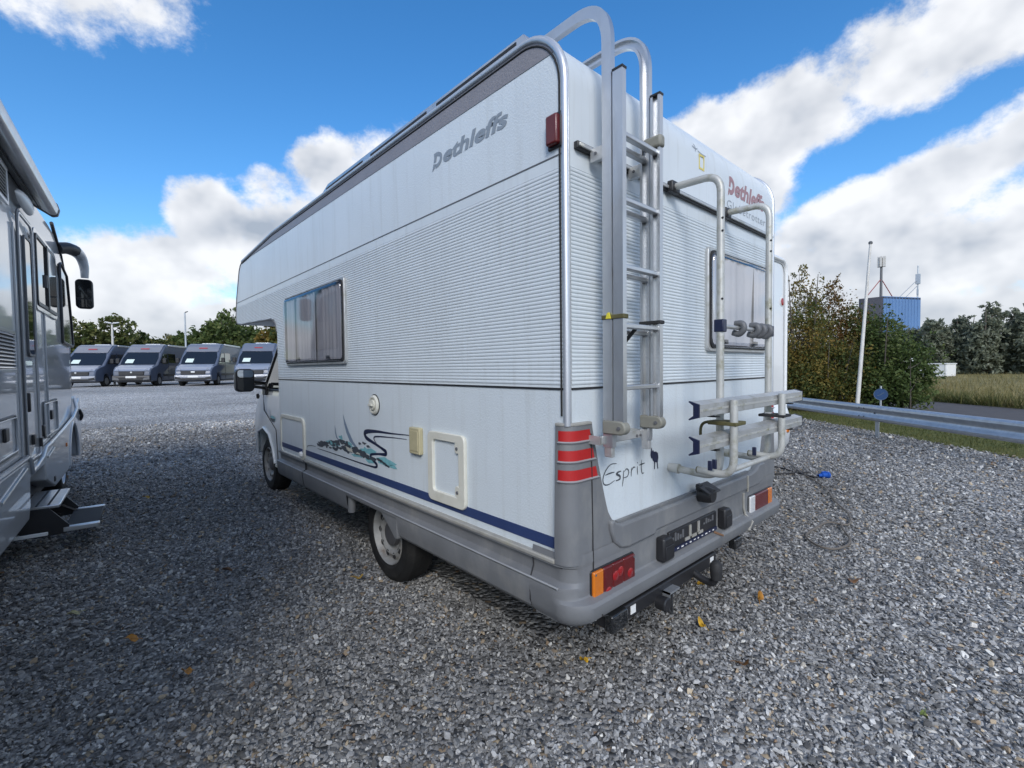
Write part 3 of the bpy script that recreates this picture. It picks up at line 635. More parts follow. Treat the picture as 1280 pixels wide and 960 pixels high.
for z in np.concatenate([np.linspace(1.248, .80, 22), np.linspace(.78, .66, 6)]):
    d = .019 + .012 * min(1, max(0, (1.25 - z) / .45)); prow.append([(x, y, float(z)) for x, y in plan(d, .055, pillar_edge(z))])
topc = [(x * .6 + .04, y * .6 + .03, 1.254) for x, y in plan(.018, .055, .126)]
edge = [(p[-1][0] + .006, .002, p[-1][2]) for p in prow]
mb = MB(); mb.grid([topc] + prow); mb.grid([[p[-1], e] for p, e in zip(prow, edge)]); mb.grid([[(.0, .058, p[0][2]), p[0]] for p in prow])
for side in (0, 1):
    src = mb if side == 0 else mb.mirror_x(W)
    po = src.build('corner_pillar', m_grey, RV, smooth=30)
    for z0, z1 in ((1.176, 1.220), (1.095, 1.139), (1.014, 1.058)):
        sm = MB(); rw = []
        for z in np.linspace(z0, z1, 3):
            dd = .0215 + .012 * min(1, max(0, (1.25 - z) / .45)); rw.append([(x, y, float(z)) for x, y in plan(dd, .028, pillar_edge(z) - .022)])
        sm.grid(rw); lp_ = MB(); a = [(x, y, z0 - .004) for x, y in plan(.029 + .012 * min(1, (1.25 - z0) / .45), .024, pillar_edge(z0) - .016)]; b = [(x, y, z0 - .013) for x, y in plan(.020 + .012 * min(1, (1.25 - z0) / .45), .024, pillar_edge(z0) - .016)]
        a2 = [(x, y, z0 + .001) for x, y in plan(.021 + .012 * min(1, (1.25 - z0) / .45), .024, pillar_edge(z0) - .016)]
        lp_.grid([a2, a, b])
        if side: sm, lp_ = sm.mirror_x(W), lp_.mirror_x(W)
        sm.build('red_reflector', m_redref, po, smooth=40); lp_.build('reflector_lip', m_bead, po, smooth=40)
    capm = MB().prism([(p[0], p[1]) for p in plan(.022, .057, .128)] + [(.128, .03), (.05, .057)], 'z', 1.238, 1.252)
    (capm if not side else capm.mirror_x(W)).build('pillar_cap', m_greylip, po, bevel=.004)
# bumper: one shell running from the left side round the rear to the right side
BR = [(.70, .036), (.66, .038), (.655, .034), (.52, .034), (.512, .040), (.500, .074), (.485, .082), (.45, .080), (.42, .066), (.398, .036), (.392, .0)]
def bumper_row(z, d):
    ds = float(np.interp(z, [.40, .41, .43, .548, .562, .578, .582, .638, .645, .66, .70], [.0, .012, .03, .044, .040, .004, .003, .006, .026, .02, .014]))
    L_ = []
    for i in range(0, 3): L_.append((-ds, .20 - .05 * i, z))
    n = 9; rr = .068
    for i in range(n + 1):
        t = R(90 * i / n); dd = ds + (d - ds) * (i / n); L_.append((rr - (rr + dd) * math.cos(t), rr - (rr + dd) * math.sin(t), z))
    return L_ + [(W - x, y, z) for x, y, z in reversed(L_)]
rows = [bumper_row(z, d) for z, d in [(.70, .036), (.66, .038), (.646, .034), (.638, .034), (.582, .034), (.578, .034), (.562, .034), (.548, .034), (.52, .034), (.512, .040), (.500, .074), (.485, .082), (.45, .080), (.42, .066), (.398, .036), (.392, .0)]]
bump = MB(); bump.grid(rows); bump = bump.build('rear_bumper', m_grey, RV, smooth=28)
slab = [(.252, .806), (.268, .788), (.310, .772), (1.775, .766), (1.86, .782), (1.91, .81), (2.0, .81), (2.02, .76), (2.0, .70), (1.90, .672), (.60, .672), (.585, .655), (.36, .652), (.30, .665), (.255, .70), (.230, .76), (.226, .80)]
MB().prism(slab, 'y', -.050, -.006).build('rear_apron', m_grey, RV, bevel=.012, seg=3)
MB().box(.31, 1.78, -.022, -.006, .66, .78).build('apron_backing', m_grey, RV)
for xx in (1.70,):
    MB().tube([(xx, -.052, .765), (xx, -.053, .69), (xx + .006, -.049, .66)], .006, 6).build('seam', m_greylip, bump)
    MB().tube([(xx - .03, -.037, .655), (xx - .03, -.038, .56), (xx - .02, -.045, .515), (xx + .0, -.084, .47), (xx - .03, -.07, .42)], .007, 6).build('seam', m_greylip, bump)
MB().tube([(.120, -.0215, 1.20), (.118, -.0265, 1.05), (.116, -.0315, .80), (.114, -.034, .705), (.112, -.0372, .69), (.112, -.0372, .55), (.112, -.0372, .48), (.125, -.078, .43), (.17, -.068, .412)], .003, 6).build('seam', m_rubber, bump)
MB().tube([(-.020, .197, .655), (-.014, .197, .61), (-.036, .197, .555), (-.036, .199, .46), (-.01, .203, .405)], .003, 6).build('seam', m_rubber, bump)
def tail_lamp(x0, x1, segs):
    t = MB().prism(rrect(x0 - .008, x1 + .008, .462, .618, .012), 'y', -.040, -.02).build('tail_lamp', m_black, RV, bevel=.003)
    for a, b, mt in segs:
        MB().prism(rrect(a, b, .470, .612, .006, 3), 'y', -.052, -.034).build('lens', mt, t, bevel=.007)
    return t
tl = tail_lamp(.098, .405, ((.098, .166, m_amber), (.168, .232, m_reddk), (.234, .312, m_reddk), (.314, .405, m_reddk)))
for a, zc in ((.20, .50), (.255, .555), (.29, .565), (.365, .535)):
    MB().lathe([(0, .024), (-.004, .018), (-.005, .0001)], (a, -.0505, zc), 'y', 16).build('bulb_reflector', m_red, tl, smooth=60)
for a, zc in ((.110, .600), (.395, .600), (.392, .482), (.112, .482)):
    MB().lathe([(0, .0055), (-.003, .005), (-.003, .0001)], (a, -.0515, zc), 'y', 8).build('screw', m_greydk, tl)
tail_lamp(1.752, 2.135, ((1.752, 1.832, m_clear), (1.834, 2.065, m_reddk), (2.067, 2.135, m_amber)))
# number-plate recess: plate carrier and two lamp housings
pc = MB().box(.72, 1.255, -.048, -.033, .520, .630).build('plate_carrier', m_black, RV, bevel=.004)
for i in range(2):
    for j in range(5):
        MB().box(.745 + i * .345 + j * .026, .759 + i * .345 + j * .026, -.052, -.047, .575 + .012 * ((j * 3 + i) % 3), .597 + .010 * ((j * 2) % 3)).build('carrier_lug', m_greydk, pc)
for a, b in ((.925, .945), (1.02, 1.04)): MB().box(a, b, -.053, -.047, .56, .622).build('carrier_bar', m_greylip, pc)
for i in range(3): MB().box(.88 + i * .075, .93 + i * .075, -.053, -.047, .548, .556 + .008).build('carrier_clip', m_greylip, pc)
cb = MB().box(.725, 1.25, -.054, -.046, .5215, .541).build('carrier_edge', m_navyd, pc)
lt = MB()
for i in range(11): lt.box(.742 + i * .045, .742 + i * .045 + .012 + .010 * ((i * 7) % 3) / 2, -.0555, -.0538, .528 + .003 * (i % 2), .535)
struct(lt.build('carrier_lettering', m_plate, pc), 'stuff')
for x0, x1 in ((.612, .715), (1.30, 1.40)):
    lo = MB().prism([(x0, .512), (x1, .512), (x1, .600), (x1 - .03, .632), (x0, .632)], 'y', -.082, -.033).build('plate_lamp', m_black, RV, bevel=.010)
    MB().box(x0 + .012, x1 - .012, -.086, -.081, .525, .59).build('lamp_cover', m_black, lo, bevel=.003)
MB().cyl((1.22, -.05, .512), (1.235, -.10, .500), .008, .006, 8).build('catch_hook', mat('rusty_steel', (.19, .10, .05), .7, var=.2), RV)
# reversing camera with hood
rc = MB().lathe([(-.055, .0001), (-.055, .036), (-.03, .044), (0, .046), (.02, .046)], (1.04, -.075, .775), 'y', 18).build('reversing_camera', m_black, RV, smooth=40)
MB().prism([(-.135, .795), (-.055, .832), (-.052, .822), (-.13, .786)], 'x', .985, 1.12).build('camera_hood', m_black, rc, bevel=.003)
MB().box(.99, 1.03, -.075, -.052, .80, .835).build('camera_bracket', m_black, rc, bevel=.003)
# tow bar, socket, brackets under the bumper
tb = MB().box(.20, 1.24, -.055, .02, .322, .392).build('tow_bar', m_black, RV, bevel=.008)
MB().box(.18, .30, -.085, -.04, .325, .405).build('fog_lamp', m_dkglass, tb, bevel=.008)
MB().box(1.46, 1.56, -.075, -.03, .345, .41).build('fog_lamp', m_dkglass, RV, bevel=.008)
for x in (.36, 1.16): MB().box(x, x + .04, -.0575, -.054, .340, .378).build('sticker', m_plate, tb)
MB().tube(arcpath([(.98, -.03, .352), (.98, -.09, .325), (.98, -.155, .318), (.98, -.172, .37)], .05), .020, 12).build('tow_neck', m_black, tb, smooth=60)
MB().lathe([(.0, .028), (.045, .032), (.080, .030), (.096, .018), (.100, .0001)], (.98, -.172, .350), 'z', 16).build('tow_ball_cover', m_rubber, tb, smooth=60)
MB().box(.64, .74, -.095, -.05, .35, .36).build('socket_bracket', m_galv, tb); MB().box(.64, .645, -.095, -.05, .30, .36).build('socket_bracket', m_galv, tb)
MB().lathe([(0, .034), (-.05, .036), (-.055, .03), (-.055, .0001)], (.60, -.055, .318), 'y', 14).build('trailer_socket', m_black, tb, smooth=40)
MB().tube(bez([(.60, -.10, .31), (.63, -.11, .27), (.70, -.07, .28), (.78, -.03, .33)], 6), .008, 6).build('cable', m_rubber, tb)

# ---- wheels
def wheel(parent, y, x0, face=-1, R_=.335, wd=.215, steel=True, rimmat=None):
    w = sub('wheel', parent); rm = rimmat or m_rim
    c = (x0, y, R_ - .012); k = -face
    tp = [(0.012, .205), (0.0, .225), (.002, .285), (.022, .318), (.040, .331), (.075, R_), (wd - .075, R_), (wd - .03, .328), (wd - .01, .29), (wd, .2)]
    MB().lathe([(a * k, r) for a, r in tp], c, 'x', 40).build('tyre', m_tyre, w, smooth=28)
    tr = MB()
    for r_ in (.08, .108, .136): tr.lathe([(k * (r_ - .003), R_ + .0006), (k * r_, R_ - .004), (k * (r_ + .003), R_ + .0006)], c, 'x', 40)
    tr.build('tread_groove', m_rubber, w)
    MB().lathe([(k * a, r) for a, r in ((.010, .208), (.004, .203), (.012, .196), (.040, .190), (.052, .182), (.036, .160), (.030, .140), (.040, .118), (.062, .102), (.066, .0001))], c, 'x', 40).build('rim', rm, w, smooth=30)
    MB().lathe([(k * a, r) for a, r in ((.066, .088), (.030, .080), (.022, .060), (.022, .0001))], c, 'x', 24).build('hub_cap', m_hub, w, smooth=30)
    for i in range(10):
        t = 2 * math.pi * i / 10; p = Vector(c) + Vector((k * .0355, .150 * math.cos(t), .150 * math.sin(t)))
        MB().cyl(p, p + Vector((-k * .004, 0, 0)), .021, n=12).build('rim_hole', m_rubber, w)
    for i in range(5):
        t = 2 * math.pi * i / 5 + .3; p = Vector(c) + Vector((k * .060, .075 * math.cos(t), .075 * math.sin(t)))
        MB().cyl(p, p + Vector((-k * .022, 0, 0)), .011, n=6).build('wheel_nut', m_hub, w)
    return w
wheel(RV, 1.735, .055); wheel(RV, 5.06, .175)
wheel(RV, 1.735, W - .055, face=1); wheel(RV, 5.06, W - .175, face=1)
MB().cyl((.2, 1.735, .30), (W - .2, 1.735, .30), .05, n=10).build('axle', m_black, RV)

# ---- cab in front of and below the alcove
CW0, CW1 = .135, W - .135
cabp = [(3.92, .37), (4.62, .37), (4.70, .55), (4.82, .70), (5.05, .76), (5.28, .70), (5.40, .55), (5.46, .42), (5.78, .36), (5.90, .45), (5.92, .72), (5.82, .92), (5.62, 1.02), (5.28, 1.16), (5.16, 1.25), (4.52, 2.03), (3.92, 2.03), (3.92, 1.16)]
def cabx(y, z, s):
    t = max(0, z - 1.16) * .13 + max(0, y - 5.28) * .16
    return CW0 + t if s == 0 else CW1 - t
cm = split_prism(cabp, [cabp[:6] + [(5.28, 1.16), (3.92, 1.16)], cabp[5:14], cabp[13:]], lambda y, z: cabx(y, z, 0), lambda y, z: cabx(y, z, 1))
cab = cm.build('cab', mat('cab_white_paint', (.66, .69, .70), .25, coat=.6, var=.03), RV, bevel=.03, seg=3)
def cabquad(pts, e=.006): return [(cabx(y, z, 0) - e, y, z) for y, z in pts]
wq = [(4.0, 1.27), (4.98, 1.27), (4.93, 1.33), (4.44, 1.93), (4.0, 1.93)]
MB().add(cabquad(wq), [tuple(range(5))]).build('door_window', m_dkglass, cab)
MB().add([(W - x, y, z) for x, y, z in cabquad(wq)], [tuple(range(5))]).build('door_window', m_dkglass, cab)
MB().tube([Vector(p) for p in cabquad([(5.03, 1.25), (4.98, 1.30), (4.46, 1.955), (4.0, 1.955)], .008)], .014, 8).build('window_frame', m_black, cab)
MB().tube([Vector(p) for p in cabquad([(5.03, 1.255), (4.0, 1.255)], .010)], .012, 8).build('waist_seal', m_black, cab)
MB().add([(cabx(5.14, 1.27, 0) + .05, 5.165, 1.28), (cabx(5.14, 1.27, 1) - .05, 5.165, 1.28), (cabx(4.55, 2.0, 1) - .05, 4.56, 2.0), (cabx(4.55, 2.0, 0) + .05, 4.56, 2.0)], [(0, 1, 2, 3)]).build('windscreen', m_dkglass, cab)
MB().tube([Vector(p) for p in cabquad([(4.50, .42), (4.55, .8), (5.02, 1.0), (5.06, 1.22)], .003)], .004, 6).build('door_gap', m_rubber, cab)
MB().tube([Vector(p) for p in cabquad([(5.44, .44), (5.39, .57), (5.28, .72), (5.05, .785), (4.82, .72), (4.69, .57), (4.61, .40)], .006)], .016, 8).build('fender_lip', cab.data.materials[0], cab, smooth=60)
MB().box(.30, .34, 4.55, 5.5, .3, .9).build('inner_arch', m_rubber, cab)
MB().box(CW0 - .012, CW0 + .01, 3.93, 4.6, .365, .40).build('cab_sill', m_cream, cab, bevel=.006)
MB().add([(CW0 - .003, a, b) for a, b in splat(4.65, .92, .14, .05, 13)], [tuple(range(13))]).build('door_sticker', m_teal, cab)
MB().add([(CW0 - .004, a, b) for a, b in splat(4.68, .91, .12, .03, 11)], [tuple(range(11))]).build('door_sticker', m_ink, cab)
MB().add([(CW0 - .004, a, b) for a, b in [(4.78, .93), (4.80, 1.05), (4.74, .93)]], [(0, 1, 2)]).build('door_sticker', m_sail, cab)
# door mirror
mr = sub('door_mirror', RV)
MB().prism(rrect(-.235, -.045, 1.245, 1.505, .05), 'y', 4.66, 4.78).build('mirror_housing', m_black, mr, bevel=.02, seg=3)
MB().prism(rrect(-.22, -.06, 1.41, 1.49, .03), 'y', 4.652, 4.661).build('mirror_glass', m_mirror, mr)
MB().prism(rrect(-.22, -.06, 1.262, 1.40, .03), 'y', 4.652, 4.661).build('mirror_glass', m_dkglass, mr)
for zz in (1.30, 1.36): MB().tube(bez([(-.05, 4.72, zz), (.02, 4.75, zz - .01), (.12, 4.86, zz - .03)], 4), .018, 8).build('mirror_arm', m_black, mr, smooth=60)
MB().box(.10, .13, 4.82, 4.96, 1.19, 1.34).build('mirror_base', m_black, mr, bevel=.012)
MB().lathe([(0, .03), (.02, .03), (.03, .0001)], (-.02, 4.70, 1.19), 'x', 10).build('wing_lamp', m_black, mr)

# ---- rear ladder: fixed inner section hooked over the roof, folded outer section in front of it
LD = sub('rear_ladder', RV); LX = (.138, .415)
def c_section(k, hw=.013, hd=.023, wall=.0035, dep=.017):
    s_ = [(-hw, -hd), (hw, -hd), (hw, -hd + .011), (hw - dep, -hd + .011), (hw - dep, hd - .011), (hw, hd - .011), (hw, hd), (-hw, hd)]
    return [(a * k, b) for a, b in s_]
for i, x in enumerate(LX):
    k = 1 if i == 0 else -1
    pth = arcpath([(x, -.105, 1.15), (x, -.105, 2.964), (x, .30, 2.964), (x, .37, 2.905)], .175, 12)
    MB().sweep(pth, c_section(k), (1, 0, 0)).build('hooked_stile', m_alu, LD, smooth=40)
    o = MB().sweep([(x, -.158, 1.235), (x, -.158, 2.64), (x, -.158, 2.66)], c_section(k), (1, 0, 0)).build('outer_stile', m_alu, LD)
    MB().box(x - .015, x + .015, -.183, -.133, 2.655, 2.664).build('end_cap', m_black, o)
    # hinge block with pivot
    hb = [(-.082, 1.205), (-.082, 1.262)] + [(-.165 - .029 * math.sin(R(a)), 1.2335 + .0285 * math.cos(R(a))) for a in range(0, 181, 15)]
    h = MB().prism(hb, 'x', x - .021, x + .021).build('hinge_block', mat('weathered_grey_block', (.24, .235, .20), .6, var=.12, dirt=(.2, .19, .11), dirt_amt=.6, dscale=14), LD, bevel=.006)
    for kk in (-1, 1): MB().cyl((x + kk * .020, -.165, 1.2335), (x + kk * .026, -.165, 1.2335), .008, n=8).build('pivot_bolt', m_greydk, h)
    MB().box(x - .011, x + .011, -.124, -.085, 1.108, 1.20).build('stile_foot', m_aluw, LD, bevel=.004)
    for zz in (2.365, ):
        b = MB().box(x - .012, x + .012, -.085, -.02, zz - .03, zz + .025).build('wall_bracket', m_aluw, LD, bevel=.003)
        MB().cyl((x - .016, -.05, zz), (x + .016, -.05, zz), .006, n=8).build('bolt', m_greydk, b)
for zz in (2.413, 2.156, 1.888, 1.650, 1.397):
    MB().box(LX[0] + .004, LX[1] - .004, -.172, -.144, zz - .011, zz + .009).build('outer_rung', m_alu, LD, bevel=.004)
for zz in (2.395, 2.135, 1.868, 1.630):
    MB().box(LX[0] + .004, LX[1] - .004, -.119, -.091, zz - .011, zz + .009).build('inner_rung', m_alu, LD, bevel=.004)
lb = MB().box(.104, .43, -.082, -.076, 1.158, 1.194).build('lower_bracket', m_aluw, LD, bevel=.003)
MB().box(.104, .110, -.082, -.004, 1.158, 1.194).build('bracket_foot', m_aluw, lb); MB().box(.424, .43, -.082, -.004, 1.158, 1.194).build('bracket_foot', m_aluw, lb)
for xx in (.40, .372):
    MB().cyl((xx, -.082, 1.17), (xx, -.088, 1.17), .006, n=8).build('bolt', m_greydk, lb)
MB().box(LX[1] - .022, LX[1] + .02, -.19, -.10, 2.43, 2.485).build('ladder_clamp', mat('weathered_grey_block', ()), LD, bevel=.012)
m_strap = mat('olive_strap', (.10, .09, .035), .8, var=.3, vscale=30)
MB().box(LX[0] - .018, LX[0] + .018, -.187, -.078, 1.676, 1.694).build('webbing_strap', m_strap, LD, bevel=.003)
MB().prism([(-.128, 1.678), (-.106, 1.678), (-.112, 1.700), (-.12, 1.703)], 'x', LX[0] - .026, LX[0] - .017).build('strap_tag', mat('yellow_tag', (.72, .62, .05), .6), LD)
MB().box(LX[1] - .018, LX[1] + .018, -.187, -.078, 1.668, 1.684).build('rubber_strap', m_rubber, LD, bevel=.003)
MB().prism([(-.15, 1.64), (-.135, 1.64), (-.05, 1.56), (-.065, 1.555)], 'x', .262, .276).build('hanging_strap', m_rubber, LD)

# ---- bike rack folded up against the rear
BK = sub('bike_rack', RV); BX = (.797, 1.414)
for i, x in enumerate(BX):
    MB().tube(arcpath([(x - .012, -.035, 2.392), (x, -.27, 2.392), (x, -.27, .938), (x, -.045, .950)], .085, 8), .0178, 14).build('upright_tube', m_algae if i else m_algae, BK, smooth=60)
    cl = MB().box(x - .05, x + .028, -.05, -.018, 2.362, 2.42).build('rail_clamp', m_black, BK, bevel=.006)
    MB().cyl((x - .01, -.049, 2.39), (x - .01, -.062, 2.39), .012, n=8).build('clamp_bolt', m_galv, cl)
    MB().box(x - .021, x + .021, -.293, -.247, 1.643, 1.703).build('bar_clamp', m_navyd, BK, bevel=.004)
    MB().tube(arcpath([(x - .070, -.195, .978), (x - .070, -.365, .968), (x - .070, -.365, 1.325)], .085, 8), .0178, 14).build('platform_tube', m_algae, BK, smooth=60)
    MB().cyl((x, -.06, .950), (x, -.004, .952), .026, .022, 12).build('wall_foot', m_algae, BK, smooth=40)
    MB().cyl((x - .07, -.197, .978), (x - .07, -.190, .978), .0185, .016, 12).build('tube_cap', m_strap, BK)
    for zz in (2.18, 2.12, 1.80): MB().cyl((x - .012, -.281, zz), (x - .013, -.2875, zz), .005, n=6).build('tube_hole', m_rubber, BK)
MB().tube([(BX[0], -.27, 1.672), (BX[1], -.27, 1.672)], .011, 10).build('cross_bar', m_aluw, BK, smooth=60)
for x in (1.00, 1.19, 1.275, 1.365):
    hk = MB().tube(bez([(x, -.255, 1.694), (x, -.29, 1.692), (x, -.298, 1.665), (x, -.275, 1.642), (x, -.245, 1.65)], 5), .016, 8).build('frame_holder', m_greydk, BK, smooth=60)
MB().tube([(BX[0] - .07, -.30, .970), (BX[1] - .07, -.30, .970)], .014, 10).build('platform_cross_tube', m_algae, BK, smooth=60)
chs = [(-.297, .034), (-.318, .020), (-.318, -.020), (-.297, -.034), (-.300, -.038), (-.343, -.026), (-.343, .026), (-.300, .038)]
for zz in (1.292, 1.140):
    ch = MB().prism([(y, zz + z) for y, z in chs], 'x', .44, 1.76).build('wheel_channel', m_aluw, BK)
    MB().box(.45, 1.75, -.3455, -.3425, zz - .004, zz + .006).build('channel_rib', m_algae, ch)
    for xx in (.432, 1.758): MB().prism([(y, zz + z * 1.08) for y, z in chs], 'x', xx, xx + .010).build('end_cap', m_navyd, ch)
    for xx in (.62, 1.60): MB().box(xx, xx + .03, -.335, -.29, zz - .042, zz - .036).build('strap_loop', m_rubber, ch)
MB().box(BX[0] - .09, BX[0] + .02, -.384, -.25, 1.205, 1.222).build('olive_strap', m_strap, BK, bevel=.003)
MB().tube(bez([(BX[0] - .0, -.25, 1.215), (BX[0] - .03, -.20, 1.20), (BX[0] - .035, -.19, 1.15), (BX[0] - .03, -.2, 1.12)], 5), .007, 6).build('strap_end', m_strap, BK)
bk2 = MB().box(BX[1] - .09, BX[1] + .02, -.384, -.25, 1.195, 1.210).build('rubber_strap', m_rubber, BK, bevel=.003)
MB().box(BX[1] - .045, BX[1] - .015, -.300, -.268, 1.19, 1.215).build('buckle', m_plate, bk2, bevel=.003)
for x in (.645, .69, 1.16): MB().box(x, x + .012, -.30, -.28, 1.0, 1.045).build('strap_stub', m_navyd, BK, bevel=.003)

# ================================================================== silver motorhome on the left
LR = thing('motorhome', 'silver integrated motorhome with open entrance step and long arm mirror', 'motorhome', (-2.208, -1.216, 0), R(-4.2))
lo = [(.9, .75), (8.0, .75), (8.78, .75), (8.74, 1.12), (8.68, 1.4), (8.58, 1.98), (8.346, 2.55), (8.32, 2.62), (8.08, 2.95), (8.0, 2.985), (7.65, 3.14), (7.3, 3.16), (1.05, 3.16), (.9, 3.05), (.9, 2.55)]
def lx(a, z): return -.0 - max(0, z - 2.55) * .10 - max(0, a - 8.0) ** 2 * .10
mb = split_prism(lo, [[(.9, .75), (8.0, .75), (8.0, 2.55), (.9, 2.55)], lo[1:7] + [(8.0, 2.55)], [(8.0, 2.55)] + lo[6:10], [(.9, 2.55), (8.0, 2.55)] + lo[9:14]], lambda a, z: lx(a, z), lambda a, z: -2.26 - lx(a, z))
LB = mb.build('body_shell', m_sil, LR, bevel=.04, seg=3)
MB().tube([(-.035, 7.36, 3.165), (-.05, 7.68, 3.13), (-.045, 8.1, 2.94), (-.03, 8.34, 2.62), (-.08, 8.58, 2.0)], .018, 8).build('front_edge_trim', m_black, LR, smooth=60)
MB().box(-2.1, -.12, 1.0, 8.7, .3, .78).build('chassis', m_black, LR)
aw = MB().prism([(-.05, 3.06), (.10, 2.955), (.135, 2.965), (.15, 3.02), (.135, 3.075), (-.02, 3.13), (-.07, 3.12)], 'y', 1.85, 6.14).build('awning', m_alu, LR, bevel=.012, seg=3)
MB().prism([(-.055, 3.05), (.10, 2.95), (.14, 2.962), (.155, 3.02), (.14, 3.08), (-.02, 3.136), (-.075, 3.12)], 'y', 6.14, 6.20).build('end_cap', m_greydk, aw, bevel=.01)
MB().box(.02, .028, 1.9, 6.12, 2.996, 3.003).build('lead_rail', m_black, aw)
def panel_l(name, poly, mt, parent, d0=.0, d1=.006, bevel=.002): return MB().prism(poly, 'x', d0, d1).build(name, mt, parent, bevel=bevel)
def frame_l(name, outer, wdt, mt, parent, d=.012, r=.05):
    a0, a1, z0, z1 = outer; return MB().ring(rrect(a0, a1, z0, z1, r), rrect(a0 + wdt, a1 - wdt, z0 + wdt, z1 - wdt, max(.01, r - wdt * .5)), 'x', 0, d).build(name, mt, parent, bevel=.003)
dr = frame_l('entrance_door', (5.16, 5.78, .76, 2.76), .018, m_greydk, LR, .010, .09)
frame_l('door_edge', (5.18, 5.76, .78, 2.74), .016, m_sil, dr, .016, .08)
frame_l('door_window_frame', (5.38, 5.68, 1.62, 2.60), .02, m_greydk, dr, .016, .05)
panel_l('door_window', rrect(5.40, 5.66, 1.64, 2.58, .04), m_dkglass, dr, .002, .011)
MB().box(.0, .03, 5.21, 5.25, 1.18, 1.33).build('door_handle', m_black, dr, bevel=.008)
MB().box(.0, .02, 5.74, 5.77, .84, .92).build('door_hinge', m_black, dr, bevel=.004)
w1 = frame_l('side_window', (5.86, 7.02, 2.09, 2.73), .035, m_black, LR, .022, .05)
panel_l('pane', rrect(5.89, 6.42, 2.12, 2.70, .03), m_dkglass, w1, .004, .014); panel_l('pane', rrect(6.46, 6.99, 2.12, 2.70, .03), m_dkglass, w1, .004, .020)
MB().box(0, .028, 6.40, 6.47, 2.10, 2.72).build('window_bar', m_black, w1); MB().box(.012, .03, 6.3, 6.33, 2.30, 2.42).build('window_grip', m_greydk, w1)
frame_l('window_surround', (5.82, 7.06, 2.05, 2.77), .045, m_sil, w1, .012, .07)
cwp = [(7.42, 1.84), (7.40, 2.72), (7.52, 2.75), (8.02, 2.68), (8.30, 2.10), (8.37, 1.86), (8.30, 1.82)]
cw = panel_l('cab_window', cwp, m_dkglass, LR, .0, .010, .003)
MB().tube([(.008, a, z) for a, z in cwp + cwp[:1]], .016, 8).build('window_seal', m_black, cw, smooth=60)
# vents
def vent(a0, a1, z0, z1, nsl):
    v = frame_l('vent', (a0, a1, z0, z1), .025, m_lskirt, LR, .016, .02); panel_l('vent_back', rrect(a0 + .02, a1 - .02, z0 + .02, z1 - .02, .01), m_rubber, v, .001, .003, 0)
    for i in range(nsl):
        zz = z0 + .035 + (z1 - z0 - .07) * i / (nsl - 1); MB().prism([(.004, zz + .006), (.014, zz - .006), (.016, zz - .003), (.006, zz + .010)], 'y', a0 + .025, a1 - .025).build('slat', m_lskirt, v)
vent(4.20, 4.90, 1.49, 1.79, 10); vent(4.25, 4.88, 2.68, 2.95, 9)
pl = MB(); rows = []
for i in range(9):
    t = -1 + 2 * i / 8; r_ = math.sqrt(max(0, 1 - t * t)); rows.append([(.002 + .05 * r_ * math.sin(R(j * 15)), 5.50 + .32 * t, 2.875 + .065 * r_ * -math.cos(R(j * 15))) for j in range(13)])
pl.grid(rows); pl.build('porch_lamp', mat('frosted_lens', (.62, .64, .66), .3), LR, smooth=70)
# skirts
SKT = .018
rs1 = MB().prism([(.9, .36), (.9, .82), (5.10, .825), (5.17, .81), (5.20, .70), (5.15, .62), (5.13, .46), (5.05, .36)], 'x', -.10, SKT).build('rear_skirt', m_lskirt, LR, bevel=.02, seg=3)
MB().tube([(SKT + .002, .9, .838), (SKT + .002, 5.08, .842), (SKT + .002, 5.17, .81), (SKT + .002, 5.23, .70), (SKT + .002, 5.40, .715), (SKT + .002, 5.72, .755), (SKT + .002, 5.88, .815), (SKT + .002, 6.2, .82), (SKT + .002, 7.0, .86), (SKT + .002, 7.9, .925), (SKT + .002, 8.35, 1.02), (-.04, 8.76, 1.15)], .018, 8).build('skirt_moulding', m_lskirt, LR, smooth=60)
MB().box(-.08, .008, 5.15, 5.92, .66, .76).build('sill_panel', m_lskirt, LR, bevel=.01)
arch = [(7.95 + .47 * math.cos(R(a)), .40 + .47 * math.sin(R(a))) for a in range(180, -1, -12)]
fs = [(5.90, .52), (5.93, .80), (6.2, .81), (7.0, .85), (7.9, .915), (8.35, 1.01), (8.74, 1.14), (8.80, .9), (8.84, .66), (8.72, .42), (8.46, .38)] + [p for p in reversed(arch)] + [(7.3, .37), (6.4, .37)]
MB().prism(fs, 'x', -.12, SKT).build('front_skirt', m_lskirt, LR, bevel=.015, seg=3)
MB().tube([(SKT - .006, a, z) for a, z in arch], .020, 8).build('wheel_arch_lip', m_lskirt, LR, smooth=60)
MB().box(-.5, -.10, 7.45, 8.45, .3, .95).build('wheel_well', m_rubber, LR)
def hatch(a0, a1, z0, z1):
    h = frame_l('locker_hatch', (a0, a1, z0, z1), .012, m_greydk, LR, .008, .05); frame_l('hatch_edge', (a0 + .014, a1 - .014, z0 + .014, z1 - .014), .012, m_sil, h, .014, .04)
    MB().box(.0, .018, a0 + (a1 - a0) * .45, a0 + (a1 - a0) * .45 + .10, (z0 + z1) / 2 - .02, (z0 + z1) / 2 + .07).build('latch', m_black, h, bevel=.006)
hatch(5.98, 6.82, .88, 1.22); hatch(4.10, 4.86, .91, 1.19)
for a in (3.2, 5.01, 6.25): MB().box(.0, .012, a, a + .012, .86, 2.6).build('panel_joint', m_lskirt, LR, bevel=.002)
MB().tube([(SKT + .004, 5.95, .72), (SKT + .004, 6.35, .76)], .010, 6).build('skirt_rib', m_alu, LR)
MB().tube([(SKT + .004, 4.2, .68), (SKT + .004, 5.0, .77)], .010, 6).build('skirt_rib', m_alu, LR)
MB().box(.016, .028, 7.22, 7.28, .655, .70).build('side_marker', m_amber, LR, bevel=.005)
